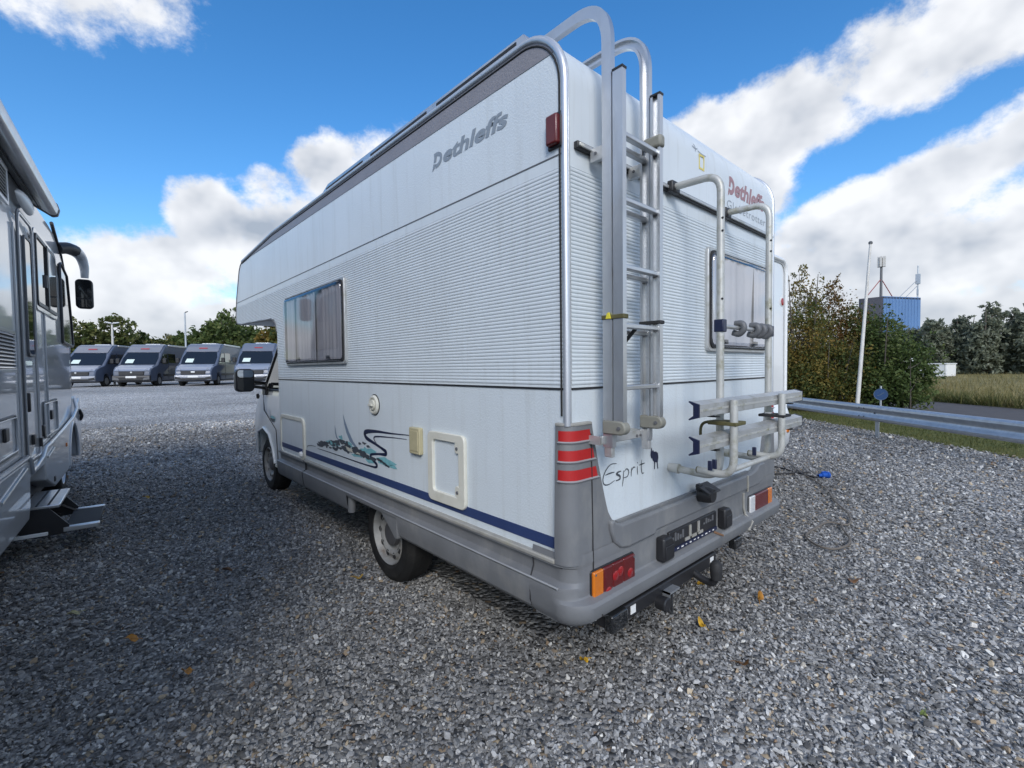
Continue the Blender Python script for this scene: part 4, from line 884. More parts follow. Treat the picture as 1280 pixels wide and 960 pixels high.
MB().box(.016, .026, 6.30, 6.36, .43, .48).build('side_socket', m_black, LR, bevel=.005)
MB().box(.0, .02, 5.40, 5.48, .90, .98).build('door_catch', m_black, LR, bevel=.005)
MB().box(.0, .025, 5.84, 5.92, .92, 1.02).build('water_inlet', m_black, LR, bevel=.008)
wheel(LR, 7.95, -.085, face=1, rimmat=mat('alloy_rim', (.5, .5, .5), .3, metal=.7))
MB().tube(bez([(.02, 8.62, .98), (.04, 8.66, .90), (.02, 8.70, .84)], 5), .02, 8).build('fender_vent', m_black, LR)
# arm mirror
am = sub('arm_mirror', LR)
MB().tube(bez([(-.06, 7.90, 2.99), (.02, 8.02, 3.03), (.085, 8.14, 3.03)], 5), [.072] * 11, 10).build('arm', m_black, am, smooth=60)
MB().tube(bez([(.085, 8.14, 3.03), (.13, 8.24, 2.98), (.155, 8.30, 2.86), (.155, 8.32, 2.72)], 6), [.07 - .0016 * i for i in range(19)], 10).build('arm_cover', m_sil, am, smooth=60)
mh = MB().prism(rrect(.06, .235, 2.32, 2.70, .05), 'y', 8.26, 8.36).build('mirror_head', m_black, am, bevel=.02, seg=3)
MB().prism(rrect(.075, .22, 2.45, 2.685, .03), 'y', 8.252, 8.2605).build('mirror_glass', m_dkglass, am)
MB().prism(rrect(.075, .22, 2.335, 2.435, .03), 'y', 8.252, 8.2605).build('mirror_glass', m_dkglass, am)
# entrance step
st = sub('entrance_step', LR)
for o0, o1, z0 in ((-.06, .165, .42), (.185, .40, .22)):
    t_ = MB().box(o0, o1, 5.25, 5.92, z0 - .03, z0).build('tread', m_alu if z0 > .3 else m_rubber, st, bevel=.008)
    if z0 > .3:
        for oo in (.02, .09): MB().box(oo, oo + .014, 5.255, 5.915, z0 - .001, z0 + .003).build('grip_strip', m_rubber, t_)
    else:
        for aa in (5.25, 5.89):
            MB().box(o0 - .005, o1 + .005, aa - .02, aa + .035, z0 - .033, z0 + .006).build('tread_edge', m_alu, t_, bevel=.006)
for aa in (5.30, 5.86):
    MB().tube([(-.10, aa, .40), (.12, aa, .27), (.22, aa, .20)], .016, 6).build('step_arm', m_black, st)
    MB().tube([(.10, aa, .40), (-.05, aa, .26), (.10, aa, .20)], .014, 6).build('step_arm', m_black, st)
MB().box(-.10, .12, 4.98, 5.01, .245, .265).build('step_bar', m_plate, st)
MB().box(-.16, -.1, 5.1, 6.0, .25, .66).build('step_housing', m_black, st)
for aa in (5.24, 5.90):
    MB().prism([(-.12, .40), (.10, .40), (.22, .24), (.20, .18), (.02, .17), (-.12, .24)], 'y', aa - .006, aa + .006).build('step_plate', m_black, st)

# ================================================================== white motorhome beyond, on the right
WR = thing('motorhome', 'white motorhome parked beyond, showing only a strip beside the bike rack', 'motorhome', (4.32, .92, 0))
m_cwhite = mat('clean_white_paint', (.78, .79, .79), .28, coat=.4, var=.02)
wb = [(x, z) for x, z in rrect(-1.10, 1.10, .62, 2.86, .16, 6)]
MB().prism(wb, 'y', 0, 6.0).build('body_shell', m_cwhite, WR, bevel=.02)
tp = [(1.085, .66), (1.085, 2.70)] + [(1.085 - .135 + .135 * math.cos(R(a)), 2.70 + .135 * math.sin(R(a))) for a in range(15, 91, 15)] + [(.4, 2.837), (-.9, 2.837)]
MB().tube([(x, -.004, z) for x, z in tp], .028, 8).build('rear_edge_trim', m_cwhite, WR, smooth=60)
MB().tube([(x * .955, -.006, z - .045) for x, z in tp], .006, 6).build('trim_line', mat('pale_grey_seal', (.45, .46, .46), .5), WR)
rm = MB().lathe([(0, .05), (-.012, .048), (-.018, .03), (-.018, .0001)], (.965, -.002, 2.30), 'y', 18).build('marker_lamp', m_red, WR, smooth=50)
MB().lathe([(0, .058), (-.006, .058), (-.006, .05)], (.965, -.002, 2.30), 'y', 18).build('lamp_rim', m_plate, rm)
MB().box(1.10, 1.13, .03, .11, 2.50, 2.56).build('side_lamp', m_black, WR, bevel=.01)
bb = MB(); rows = []
for z, d in ((.98, .0), (.92, .05), (.80, .085), (.62, .09), (.45, .07), (.36, .01)):
    L_ = [(-1.10 - d, 1.2, z), (-1.10 - d, .1, z)] + [(-1.02 - (.08 + d) * math.cos(R(t)), .08 - (.08 + d) * math.sin(R(t)), z) for t in range(0, 91, 18)]
    rows.append(L_ + [(-x, y, z) for x, y, z in reversed(L_)])
bb.grid(rows); bo = bb.build('rear_bumper', m_cwhite, WR, smooth=40)
MB().prism(rrect(.90, .99, .60, .68, .03), 'y', -.10, -.08).build('amber_lamp', m_amber, WR, bevel=.006)
MB().box(-1.0, 1.0, .1, 5.8, .3, .62).build('chassis', m_black, WR)
for yy in (1.6, 5.0): wheel(WR, yy, 1.06, face=1)
rv_ = [(1.102, a, z) for a, z in rrect(1.5, 2.6, 1.55, 2.15, .06)]
MB().prism(rrect(1.5, 2.6, 1.55, 2.15, .06), 'x', 1.10, 1.125).build('side_window', m_dkglass, WR, bevel=.006)

# ================================================================== row of camper vans
VP = [(.62, .30), (.12, .30), (.02, .42), (.0, .62), (.05, .86), (.14, 1.00), (.38, 1.12), (.62, 1.192), (.78, 1.24), (1.50, 1.98), (1.68, 2.12), (2.05, 2.42), (2.35, 2.52), (5.85, 2.52), (5.98, 2.40), (6.02, 1.24), (6.02, .32), (5.35, .30), (5.30, .55), (5.18, .70), (4.98, .76), (4.78, .70), (4.66, .55), (4.60, .30), (1.36, .30), (1.32, .55), (1.20, .71), (1.0, .77), (.80, .71), (.68, .55)]
def van_mesh(hw, taper=.062):
    def hx(y, z): return hw - max(0, z - 1.24) * taper - max(0, .62 - y) ** 2 * .36
    return split_prism(VP, [VP[0:8], VP[7:9] + VP[15:] + [VP[0]], VP[8:16]], lambda y, z: -hx(y, z), lambda y, z: hx(y, z)), hx
def van(loc, rz, label, paint, hood_front, dark_top=False, dark_bumper=False, plate=True, badge=False):
    V = thing('camper_van', label, 'van', loc, rz, 'camper vans parked in a row')
    mb, hx = van_mesh(1.02)
    body = mb.build('body', paint, V, bevel=.05, seg=2)
    q = lambda x, y, z: (x, y, z)
    def onw(y, e): # windscreen plane z at y
        return 1.24 + (y - .78) / .72 * .74 + e
    ws = MB(); ws.add([(-.88, .80, onw(.80, .022)), (.88, .80, onw(.80, .022)), (.90, 1.2, onw(1.2, .022)), (.80, 1.50, onw(1.50, .022)), (-.80, 1.50, onw(1.50, .022)), (-.90, 1.2, onw(1.2, .022))], [(0, 1, 2, 3, 4, 5)])
    wo = ws.build('windscreen', m_dkglass, V)
    MB().add([(-.70, .88, onw(.88, .034)), (-.30, .88, onw(.88, .034)), (-.28, 1.10, onw(1.10, .034)), (-.66, 1.10, onw(1.10, .034))], [(0, 1, 2, 3)]).build('price_sheet', m_paper, wo)
    MB().box(-.95, .95, .76, .80, 1.215, 1.250).build('wiper_cowl', m_black, V)
    front = MB().prism([(.07, .92), (.16, 1.025), (.39, 1.145), (.76, 1.262), (.76, 1.25), (.40, 1.12)], 'x', -.86, .86).build('bonnet', hood_front, V, bevel=.012)
    bmat = m_black if dark_bumper else mat('van_bumper_paint', (.24, .255, .29), .4, metal=.2, coat=.3)
    MB().prism([(-.035, .34), (-.05, .50), (-.045, .60), (.0, .66), (.10, .62), (.12, .34)], 'x', -.93, .93).build('front_bumper', bmat, V, bevel=.03)
    MB().box(-.60, .60, -.058, -.03, .36, .47).build('air_intake', m_black, V, bevel=.015)
    MB().prism([(1.52, 2.02), (1.70, 2.14), (2.06, 2.44), (2.30, 2.52), (2.30, 2.535), (2.04, 2.465), (1.67, 2.165), (1.50, 2.035)], 'x', -.86, .86).build('roof_front', mat('van_roof_paint', (.19, .205, .245), .3, metal=.2, coat=.6), V, bevel=.008)
    gr = MB().box(-.62, .62, -.016, .07, .66, .88).build('grille', m_black, V, bevel=.02)
    for zz in (.73, .80): MB().box(-.58, .58, -.024, -.014, zz, zz + .010).build('grille_bar', m_greydk, gr)
    if badge: MB().box(-.10, .10, -.03, -.012, .77, .85).build('badge', m_plate, gr, bevel=.01)
    else: MB().lathe([(0, .055), (-.015, .05), (-.015, .0001)], (0, -.012, .83), 'y', 12).build('badge', m_alu, gr)
    for s in (-1, 1):
        hl = MB().add([(s * .62, .03, .90), (s * .88, .13, .93), (s * .95, .36, 1.05), (s * .90, .40, 1.13), (s * .66, .16, 1.01)], [(0, 1, 2, 3, 4)]).build('headlight', mat('headlight_lens', (.26, .28, .32), .12, coat=.8), V)
        hb = hl.modifiers.new('thick', 'SOLIDIFY'); hb.thickness = .05; hb.offset = 0
        MB().prism([(s * .55, .36), (s * .92, .40), (s * .90, .56), (s * .62, .50)], 'y', -.06, .02).build('bumper_corner', m_black if not dark_bumper else m_greydk, V, bevel=.02)
        MB().add([(s * (hx(y, z) + .012), y, z) for y, z in ((1.12, 1.36), (1.62, 1.92), (2.14, 1.94), (2.14, 1.34))], [(0, 1, 2, 3)]).build('cab_door_window', m_dkglass, V)
        MB().add([(s * (hx(y, z) + .010), y, z) for y, z in ((2.26, 1.40), (2.26, 1.96), (3.3, 1.96), (3.3, 1.40))], [(0, 1, 2, 3)]).build('side_window', m_dkglass, V)
        MB().tube([(s * (hx(2.2, .5) + .004), 2.2, .4), (s * (hx(2.2, 1.3) + .004), 2.2, 1.3), (s * (hx(2.2, 2.0) + .004), 2.2, 2.0)], .008, 5).build('door_gap', m_rubber, V)
        MB().box(*sorted((s * 1.01, s * 1.035)), 1.45, 5.9, .58, .70).build('side_rub_strip', m_black, V, bevel=.01)
        mo = MB().prism(rrect(-.10, .10, 1.36, 1.66, .05), 'y', 1.18, 1.30); mo.v = [(x + s * 1.20, y, z) for x, y, z in mo.v]
        mo.build('door_mirror', m_black, V, bevel=.03)
        MB().cyl((s * .96, 1.3, 1.42), (s * 1.14, 1.25, 1.44), .03, n=8).build('mirror_arm', m_black, V)
        for yy in (1.0, 4.98):
            w = MB().lathe([(s * a, r) for a, r in ((-.22, .2), (-.21, .30), (-.17, .335), (-.03, .335), (.0, .31), (.005, .215), (-.01, .205))], (s * 1.0, yy, .325), 'x', 24).build('wheel', m_tyre, V, smooth=35)
            MB().lathe([(s * a, r) for a, r in ((-.01, .206), (.0, .20), (-.02, .15), (-.005, .10), (.0, .05), (.005, .0001))], (s * 1.0, yy, .325), 'x', 20).build('wheel_trim', m_rim, w, smooth=30)
    if plate: MB().box(-.26, .26, -.062, -.048, .50, .61).build('number_plate', m_plate, V)
    MB().prism([(1.74, 2.205), (1.80, 2.253), (1.775, 2.283), (1.715, 2.235)], 'x', -.22, .22).build('red_lettering', mat('van_red', (.40, .05, .06), .5), V)
    if dark_top:
        MB().prism([(1.54, 2.05), (1.70, 2.15), (2.06, 2.45), (2.36, 2.545), (2.36, 2.50), (1.60, 1.98)], 'x', -.84, .84).build('dark_roof_front', mat('van_black', (.02, .022, .028), .3, coat=.5), V, bevel=.03)
    MB().prism(rrect(2.75, 3.55, 2.50, 2.60, .03), 'x', -.40, .40).build('roof_hatch', m_lskirt, V, bevel=.02)
    MB().prism(rrect(4.3, 4.8, 2.50, 2.60, .03), 'x', -.25, .25).build('roof_vent', m_lskirt, V, bevel=.02)
    ap = MB().box(.86, 1.0, 2.5, 5.6, 2.42, 2.53).build('awning', m_alu, V, bevel=.02)
    MB().box(-.9, .9, .4, 5.7, .24, .5).build('underbody', m_black, V)
    return V
p_silver = mat('van_silver_paint', (.42, .44, .49), .28, metal=.45, coat=.8); p_steel = mat('van_steel_blue_paint', (.085, .10, .135), .42, spec=.3, coat=.25)
p_blue = mat('van_grey_blue_paint', (.095, .118, .17), .42, spec=.3, coat=.25)
VR = R(-27)
specs = [((-4.35, 37.5), 'silver camper van seen only beside the silver motorhome\'s front, first of the row', p_blue, p_silver, False, False, True, False),
         ((-1.95, 35.35), 'blue grey camper van at the left of the row, half hidden by the motorhome', p_blue, p_silver, False, False, True, False),
         ((.42, 33.45), 'camper van with black front bumper and white number plate, second in the row', p_steel, p_silver, False, True, True, False),
         ((3.05, 31.05), 'silver camper van with chrome badge in its grille, third in the row', p_blue, p_silver, False, False, True, True),
         ((5.55, 28.8), 'camper van with black roof front, seen behind the door mirror', p_blue, p_silver, True, False, True, False)]
for (x, y), lab, pa, hp, dt, db, pt, bd in specs[1:]:
    van((x, y, rise(x, y)), VR, lab, pa, hp, dt, db, pt, bd)

# ================================================================== street furniture
def lamp_post(x, y, h, label, arms):
    T = thing('lamp_post', label, 'lamp post', (x, y, rise(x, y)), 0)
    MB().cyl((0, 0, 0), (0, 0, h), .09, .055, 10).build('pole', m_pale if arms else m_galv, T, smooth=60)
    for a in ((-1, 1) if arms else (1,)):
        hd = MB().prism([(-.02, h), (.06, h + .08), (.36, h + .13), (.40, h + .08), (.2, h + .02)], 'y', -.14, .14)
        hd.v = [(x_ * a * (1 if arms else .55), y_, z_) for x_, y_, z_ in hd.v]; hd.build('lamp_head', m_plate if arms else m_greydk, T, bevel=.02)
    return T
lamp_post(-.1, 40.8, 4.15, 'white two armed lamp post behind the vans', True)
lamp_post(4.55, 44.75, 5.6, 'slim grey lamp post with dark head behind the third van', False)
fpole = thing('flag_pole', 'leaning white flag pole in front of the bushes', 'flag pole', (15.05, 2.09, 0))
MB().tube([(0, 0, 0), (.20, -.04, 1.4), (.46, -.09, 3.2), (.70, -.14, 5.02)], [.058, .052, .042, .032], 10).build('pole', m_pale, fpole, smooth=60)
MB().lathe([(-.02, .05), (.03, .055), (.06, .03), (.07, .0001)], (.70, -.14, 5.02), 'z', 10).build('finial', m_greydk, fpole)
sg = thing('road_sign', 'round blue road sign on a short post behind the guard rail', 'sign', (14.2, 1.39, 0), R(-78))
MB().cyl((0, .03, 0), (0, .03, .88), .025, n=8).build('post', m_galv, sg)
dsc = MB().cyl((0, 0, .66), (0, .012, .66), .155, n=28).build('disc', mat('sign_blue', (.02, .06, .16), .4), sg)
MB().lathe([(-.002, .155), (-.006, .153), (-.004, .143), (.0, .14)], (0, 0, .66), 'y', 28).build('rim', mat('sign_rim', (.07, .11, .18), .4), dsc)
arw = MB(); stroke2d(arw, [(-.08, .62), (-.02, .64), (.04, .69), (.07, .70)], .02, lambda a, b: (a, -.004, b)); arw.build('arrow', MATS['sign_rim'], dsc)
# guard rail: W-beam in two lengths on posts
GR = thing('guard_rail', 'galvanised steel guard rail along the edge of the gravel', 'guard rail', tuple(R0))
wsec = []
for t, z in ((0.0, .325), (.02, .335), (.055, .36), (.060, .395), (.03, .43), (.004, .465), (.0, .485), (.004, .505), (.03, .54), (.060, .575), (.055, .61), (.02, .635), (0.0, .645)): wsec.append((t, z))
def beam(s0, s1):
    mb = MB(); pts = []
    for s in (s0, s1):
        row = [Vector(rl(s, -t, z)) - R0 for t, z in wsec]; pts.append(row + [Vector(rl(s, -t + .005, z)) - R0 for t, z in reversed(wsec)])
    mb.grid([a + [a[0]] for a in pts]); return mb
for a, b in ((-40, -30), (-30, -20), (-20, -9.0), (-9.0, 3.08), (3.1, 14)):
    beam(a, b + .02).build('rail_beam', m_galv, GR, smooth=35)
for s in (-25.2, -21.2, -17.2, -13.2, -9.2, -5.2, -1.2, 2.8, 6.8, 10.8):
    p0 = Vector(rl(s, .075)) - R0; mb = MB()
    c_ = [Vector(rl(s + a, t)) - R0 for a, t in ((-.05, .05), (.05, .05), (.05, .11), (.035, .11), (.035, .062), (-.05, .062))]
    mb.prism([(v.x, v.y) for v in c_], 'z', -.3, .60); mb.build('rail_post', m_galv, GR)
    MB().cyl(Vector(rl(s, -.012, .485)) - R0, Vector(rl(s, .06, .485)) - R0, .016, n=8).build('rail_bolt', m_greydk, GR)
for s in (3.02, 3.16):
    for z in (.40, .57): MB().cyl(Vector(rl(s, -.066, z)) - R0, Vector(rl(s, -.03, z)) - R0, .014, n=8).build('rail_bolt', m_greydk, GR)

# ================================================================== blue building with masts, white sheds
BB = thing('building', 'blue clad windowless building with two masts behind the bushes', 'building', (98.0, 14.2, 0), R(0))
m_bblue = mat('blue_cladding', (.115, .225, .43), .6, var=.1, vscale=.25, vstretch=(1, 1, .3))
m_bdark = mat('brown_grey_cladding', (.085, .085, .10), .6, var=.08)
f0 = Vector((-4.6, .5, 0)); fr = Vector((6.2, -3.1, 0)); fl = Vector((.3, 3.3, 0))   # corner nearest, right face, left face
def bwall(name, a, b, z0, z1, th, mt):
    d = (b - a).normalized(); nn = Vector((-d.y, d.x, 0)) * th
    mb = MB(); mb.add([a + Vector((0, 0, z0)), b + Vector((0, 0, z0)), b + nn + Vector((0, 0, z0)), a + nn + Vector((0, 0, z0)), a + Vector((0, 0, z1)), b + Vector((0, 0, z1)), b + nn + Vector((0, 0, z1)), a + nn + Vector((0, 0, z1))],
                       [(0, 1, 2, 3), (4, 7, 6, 5), (0, 4, 5, 1), (1, 5, 6, 2), (2, 6, 7, 3), (3, 7, 4, 0)]); return mb.build(name, mt, BB)
wA = bwall('front_wall', f0, f0 + fr * 1.18, 0, 12.25, .4, m_bblue)
wB = bwall('side_wall', f0 + fl, f0 + Vector((0, 0.02, 0)), 0, 12.2, .4, m_bdark)
bwall('back_wall', f0 + fr * 1.18 + fl, f0 + fl, 0, 12.1, .4, m_bdark)
mb = MB(); mb.prism([(v.x, v.y) for v in (f0, f0 + fr * 1.18, f0 + fr * 1.18 + fl, f0 + fl)], 'z', 11.9, 12.15); mb.build('roof', m_bdark, BB)
for k in range(1, 12):
    a = f0 + fr * 1.18 * k / 12; nn = Vector((-3.1, -6.2, 0)).normalized() * .06
    MB().cyl(a + nn * .3, a + nn * .3 + Vector((0, 0, 12.2)), .045, n=5).build('cladding_rib', m_bblue, wA)
pa = f0 + Vector((.4, .4, 12.1)); MB().cyl(pa, pa + Vector((0, 0, 5.6)), .20, .16, 8).build('antenna_mast', m_greydk, BB)
for k in range(6):
    t = R(60 * k); q = pa + Vector((.42 * math.cos(t), .42 * math.sin(t), 4.9)); MB().box(q.x - .14, q.x + .14, q.y - .14, q.y + .14, q.z, q.z + 1.6).build('antenna_panel', m_pale, BB)
for dx, dy in ((-2.2, 1.6), (2.6, -1.2)): MB().cyl(pa + Vector((0, 0, 3.0)), pa + Vector((dx, dy, -.1)), .07, n=5).build('mast_stay', mat('stay_red', (.30, .06, .06), .6), BB)
pb = f0 + fr * 1.16 + Vector((-.1, .3, 12.1)); MB().cyl(pb, pb + Vector((0, 0, 5.4)), .13, .10, 8).build('antenna_mast', m_galv, BB)
MB().box(pb.x - .3, pb.x + .3, pb.y - .3, pb.y + .3, pb.z + 2.4, pb.z + 4.0).build('mast_panel', m_galv, BB); MB().box(pb.x - .5, pb.x + .05, pb.y - .1, pb.y + .1, pb.z + .6, pb.z + 1.5).build('mast_box', m_galv, BB)
for k in (.45, .62): MB().cyl(pb + Vector((0, 0, 3.2 if k < .5 else 2.2)), f0 + fr * 1.16 * k + Vector((0, .2, 12.1)), .05, n=5).build('mast_stay', m_galv, BB)
for i, (x, y, w, h, lab) in enumerate(((62.3, 8.2, 2.2, 1.9, 'small white shed half hidden behind the bushes'), (62.3, 5.5, 3.2, 1.35, 'low white container at the edge of the field'))):
    T = thing('white_container', lab, 'container', (x, y, 0), R(-15))
    MB().box(-1.0, 1.0, -w / 2, w / 2, .12, h).build('box', m_plate, T, bevel=.03)
    MB().box(-1.06, 1.06, -w / 2 - .06, w / 2 + .06, h - .02, h + .08).build('lid', m_cwhite, T, bevel=.02)
    for k in range(4): MB().box(-1.02, -.995, -w / 2 + .12 + k * (w / 4), -w / 2 + .12 + k * (w / 4) + .05, .16, h - .05).build('rib', m_pale, T)
    MB().box(-.8, .8, -w / 2 + .2, w / 2 - .2, 0, .13).build('skid', m_greydk, T)

# ================================================================== trees and shrubs
def leafmat(name, cols, transl=.35):
    M = bpy.data.materials.new(name); M.use_nodes = True; nt = M.node_tree; N = nt.nodes; L = nt.links; N.clear()
    o = N.new('ShaderNodeOutputMaterial'); geo = N.new('ShaderNodeNewGeometry'); r = N.new('ShaderNodeValToRGB'); e = r.color_ramp.elements
    tc = N.new('ShaderNodeTexCoord'); n = N.new('ShaderNodeTexNoise'); n.inputs['Scale'].default_value = .9; n.inputs['Detail'].default_value = 3; L.new(tc.outputs['Object'], n.inputs['Vector'])
    mx = N.new('ShaderNodeMath'); mx.operation = 'MULTIPLY_ADD'; L.new(geo.outputs['Random Per Island'], mx.inputs[0]); mx.inputs[1].default_value = .55
    m2 = N.new('ShaderNodeMath'); m2.operation = 'MULTIPLY_ADD'; L.new(n.outputs['Fac'], m2.inputs[0]); m2.inputs[1].default_value = 1.5; m2.inputs[2].default_value = -.52; L.new(m2.outputs[0], mx.inputs[2])
    L.new(mx.outputs[0], r.inputs[0]); k = len(cols)
    e[0].position = 0; e[0].color = (*cols[0], 1); e[1].position = 1; e[1].color = (*cols[-1], 1)
    for i in range(1, k - 1): q = e.new(i / (k - 1)); q.color = (*cols[i], 1)
    d = N.new('ShaderNodeBsdfPrincipled'); d.inputs['Roughness'].default_value = .55; d.inputs['Specular IOR Level'].default_value = .25; t = N.new('ShaderNodeBsdfTranslucent'); L.new(r.outputs[0], d.inputs['Base Color']); L.new(r.outputs[0], t.inputs[0])
    ms = N.new('ShaderNodeMixShader'); ms.inputs[0].default_value = transl; L.new(d.outputs[0], ms.inputs[1]); L.new(t.outputs[0], ms.inputs[2]); L.new(ms.outputs[0], o.inputs[0]); return M
lf_green = leafmat('leaf_green', [(.045, .072, .024), (.075, .112, .034), (.115, .155, .046), (.17, .18, .055)])
lf_birch = leafmat('leaf_birch_autumn', [(.045, .07, .024), (.07, .10, .03), (.11, .12, .036), (.21, .17, .042), (.27, .18, .042), (.17, .09, .035)])
lf_red = leafmat('leaf_rust_autumn', [(.045, .066, .022), (.075, .09, .025), (.15, .105, .03), (.20, .10, .035), (.14, .065, .03)])
lf_willow = leafmat('leaf_grey_willow', [(.12, .135, .09), (.17, .19, .13), (.23, .25, .18), (.31, .325, .25)])
lf_far = leafmat('leaf_far_green', [(.055, .078, .026), (.092, .12, .036), (.145, .155, .05), (.20, .18, .06)])
def tree(name, label, loc, h, blobs, leaf, nleaf, lsize, cat='tree', group=None, trunks=1, seed=0, trunk_r=.12, crown_base=.25, aspect=1.7, clump=None, lean=(0, 0)):
    """tapered trunk with limbs reaching into the crown, and a crown of many small leaf faces gathered in clumps along twigs; blobs: (x, y, z, rx, ry, rz) in metres"""
    rg = np.random.default_rng(seed); rnd = random.Random(seed)
    T = thing(name, label, cat, loc, 0, group)
    tk = MB(); ends = []
    for k in range(trunks):
        bx, by = (rnd.uniform(-.35, .35) * (trunks > 1), rnd.uniform(-.35, .35) * (trunks > 1)); tx, ty = bx * 2.4 + lean[0] * h + rnd.uniform(-.06, .06) * h, by * 2.4 + lean[1] * h + rnd.uniform(-.06, .06) * h
        pth = [Vector((bx + (tx - bx) * t + .05 * h * .2 * math.sin(5 * t + k), by + (ty - by) * t, h * .93 * t)) for t in (0, .2, .4, .6, .8, 1)]
        tk.tube(pth, [trunk_r * (1 - .86 * i / 5) for i in range(6)], 7); ends.append(pth)
    V = []; Fc = []; cl = clump or 26
    tot = sum(b[3] * b[4] * b[5] for b in blobs)
    for bi, (cx, cy, cz, rx, ry, rz) in enumerate(blobs):
        pth = ends[bi % len(ends)]; base = min(pth, key=lambda q: abs(q.z - max(.1 * h, cz - rz * .9)))
        mid = (base + Vector((cx, cy, cz))) / 2 + Vector((0, 0, -.08 * rz)); tk.tube([base, mid, Vector((cx, cy, cz)), Vector((cx, cy, cz + rz * .6))], [trunk_r * .42, trunk_r * .3, trunk_r * .2, trunk_r * .06], 5)
        n_l = int(nleaf * rx * ry * rz / tot) + 1; n_c = max(3, n_l // cl)
        d = rg.normal(size=(n_c, 3)); d /= np.linalg.norm(d, axis=1)[:, None]; rad = rg.uniform(.25, 1.0, n_c) ** .45
        cc = np.array([cx, cy, cz]) + d * rad[:, None] * np.array([rx, ry, rz]) * (1 + .22 * rg.normal(size=(n_c, 1)))
        for c in cc:
            c[2] = max(c[2], .12)
            if rnd.random() < .22:
                a = Vector((cx, cy, cz)); b = Vector(c); tk.tube([a + (b - a) * .25, (a + b) / 2 + Vector((0, 0, .04)), b], [trunk_r * .12, trunk_r * .08, trunk_r * .03], 4, caps=False)
            tw = rg.normal(size=3); tw[2] = abs(tw[2]) * .9; tw /= np.linalg.norm(tw); L_ = min(rx, rz) * rg.uniform(.35, .65)
            t = rg.uniform(-1, 1, cl); P = c + tw * (t * L_ * .6)[:, None] + rg.normal(size=(cl, 3)) * L_ * .22
            u = rg.normal(size=(cl, 3)); u /= np.linalg.norm(u, axis=1)[:, None]; w = np.cross(u, rg.normal(size=(cl, 3))); w /= np.linalg.norm(w, axis=1)[:, None]
            s = lsize * rg.uniform(.6, 1.3, (cl, 1)); u = u * s * .5 * aspect; w = w * s * .5
            q = np.stack([P - u, P + w * .9 - u * .1, P + u, P - w * .9 - u * .1], 1); V.append(q.reshape(-1, 3))
    V = np.concatenate(V); V[:, 2] = np.maximum(V[:, 2], .02); nq = len(V) // 4
    me = bpy.data.meshes.new('crown'); me.from_pydata(V.tolist(), [], np.arange(nq * 4).reshape(-1, 4).tolist()); me.materials.append(leaf)
    co = bpy.data.objects.new('crown', me); C.objects.link(co); co.parent = T
    tk.build('trunk', m_bark, T, smooth=60); return T
# shrubs and young trees behind the guard rail
tree('young_tree', 'tall young birch with airy top beside the white motorhome', (15.55, 3.75, 0), 4.6, [(0, 0, 1.0, 1.0, 1.0, .9), (0, 0, 2.1, .95, .95, 1.0), (.1, -.1, 3.2, .6, .6, .8), (0, 0, 4.1, .32, .32, .55), (-.6, .5, 1.6, .7, .7, .9)], lf_birch, 15000, .052, trunks=2, seed=3, trunk_r=.06, clump=16)
tree('young_tree', 'young birch with rusty autumn leaves left of the flag pole', (17.2, 3.35, 0), 4.5, [(0, 0, 1.0, 1.1, 1.1, .9), (0, .1, 2.1, 1.0, 1.0, .95), (.1, 0, 3.1, .75, .75, .8), (.1, -.1, 4.0, .36, .36, .5), (.7, -.6, 2.4, .7, .7, .9)], lf_red, 15000, .052, trunks=2, seed=5, trunk_r=.06, clump=16)
tree('bush', 'dense autumn bush with yellow leaves in front of the young birches', (15.9, 3.0, 0), 2.4, [(0, 0, .7, 1.1, .8, .7), (.3, -.3, 1.5, .8, .7, .7), (-.6, .5, 1.1, .8, .7, .8)], lf_birch, 13000, .052, 'bush', trunks=3, seed=7, trunk_r=.035, clump=18)
tree('bush', 'green leafy bush right of the flag pole', (16.9, 1.75, 0), 3.1, [(0, 0, .8, 1.0, .9, .8), (.2, -.3, 1.6, .8, .8, .8), (0, .1, 2.5, .5, .5, .6), (.5, -.45, .9, .6, .6, .55)], lf_green, 12000, .060, 'bush', trunks=3, seed=9, trunk_r=.04, clump=14)
tree('bush', 'dark bush behind the round road sign', (17.9, 2.6, 0), 3.4, [(0, 0, .9, 1.1, 1.0, .9), (0, 0, 2.0, .9, .9, .9), (.1, 0, 2.9, .5, .5, .6)], lf_green, 9000, .060, 'bush', trunks=3, seed=10, trunk_r=.04, clump=16)
tree('bush', 'sparse leafy sprout leaning towards the field', (16.7, 1.15, 0), 1.8, [(0, 0, .5, .5, .5, .4), (.2, -.2, 1.1, .4, .4, .45), (-.3, .3, .8, .4, .4, .5), (.35, -.3, 1.6, .22, .22, .3)], lf_green, 1200, .075, 'bush', trunks=2, seed=12, trunk_r=.025, clump=10)
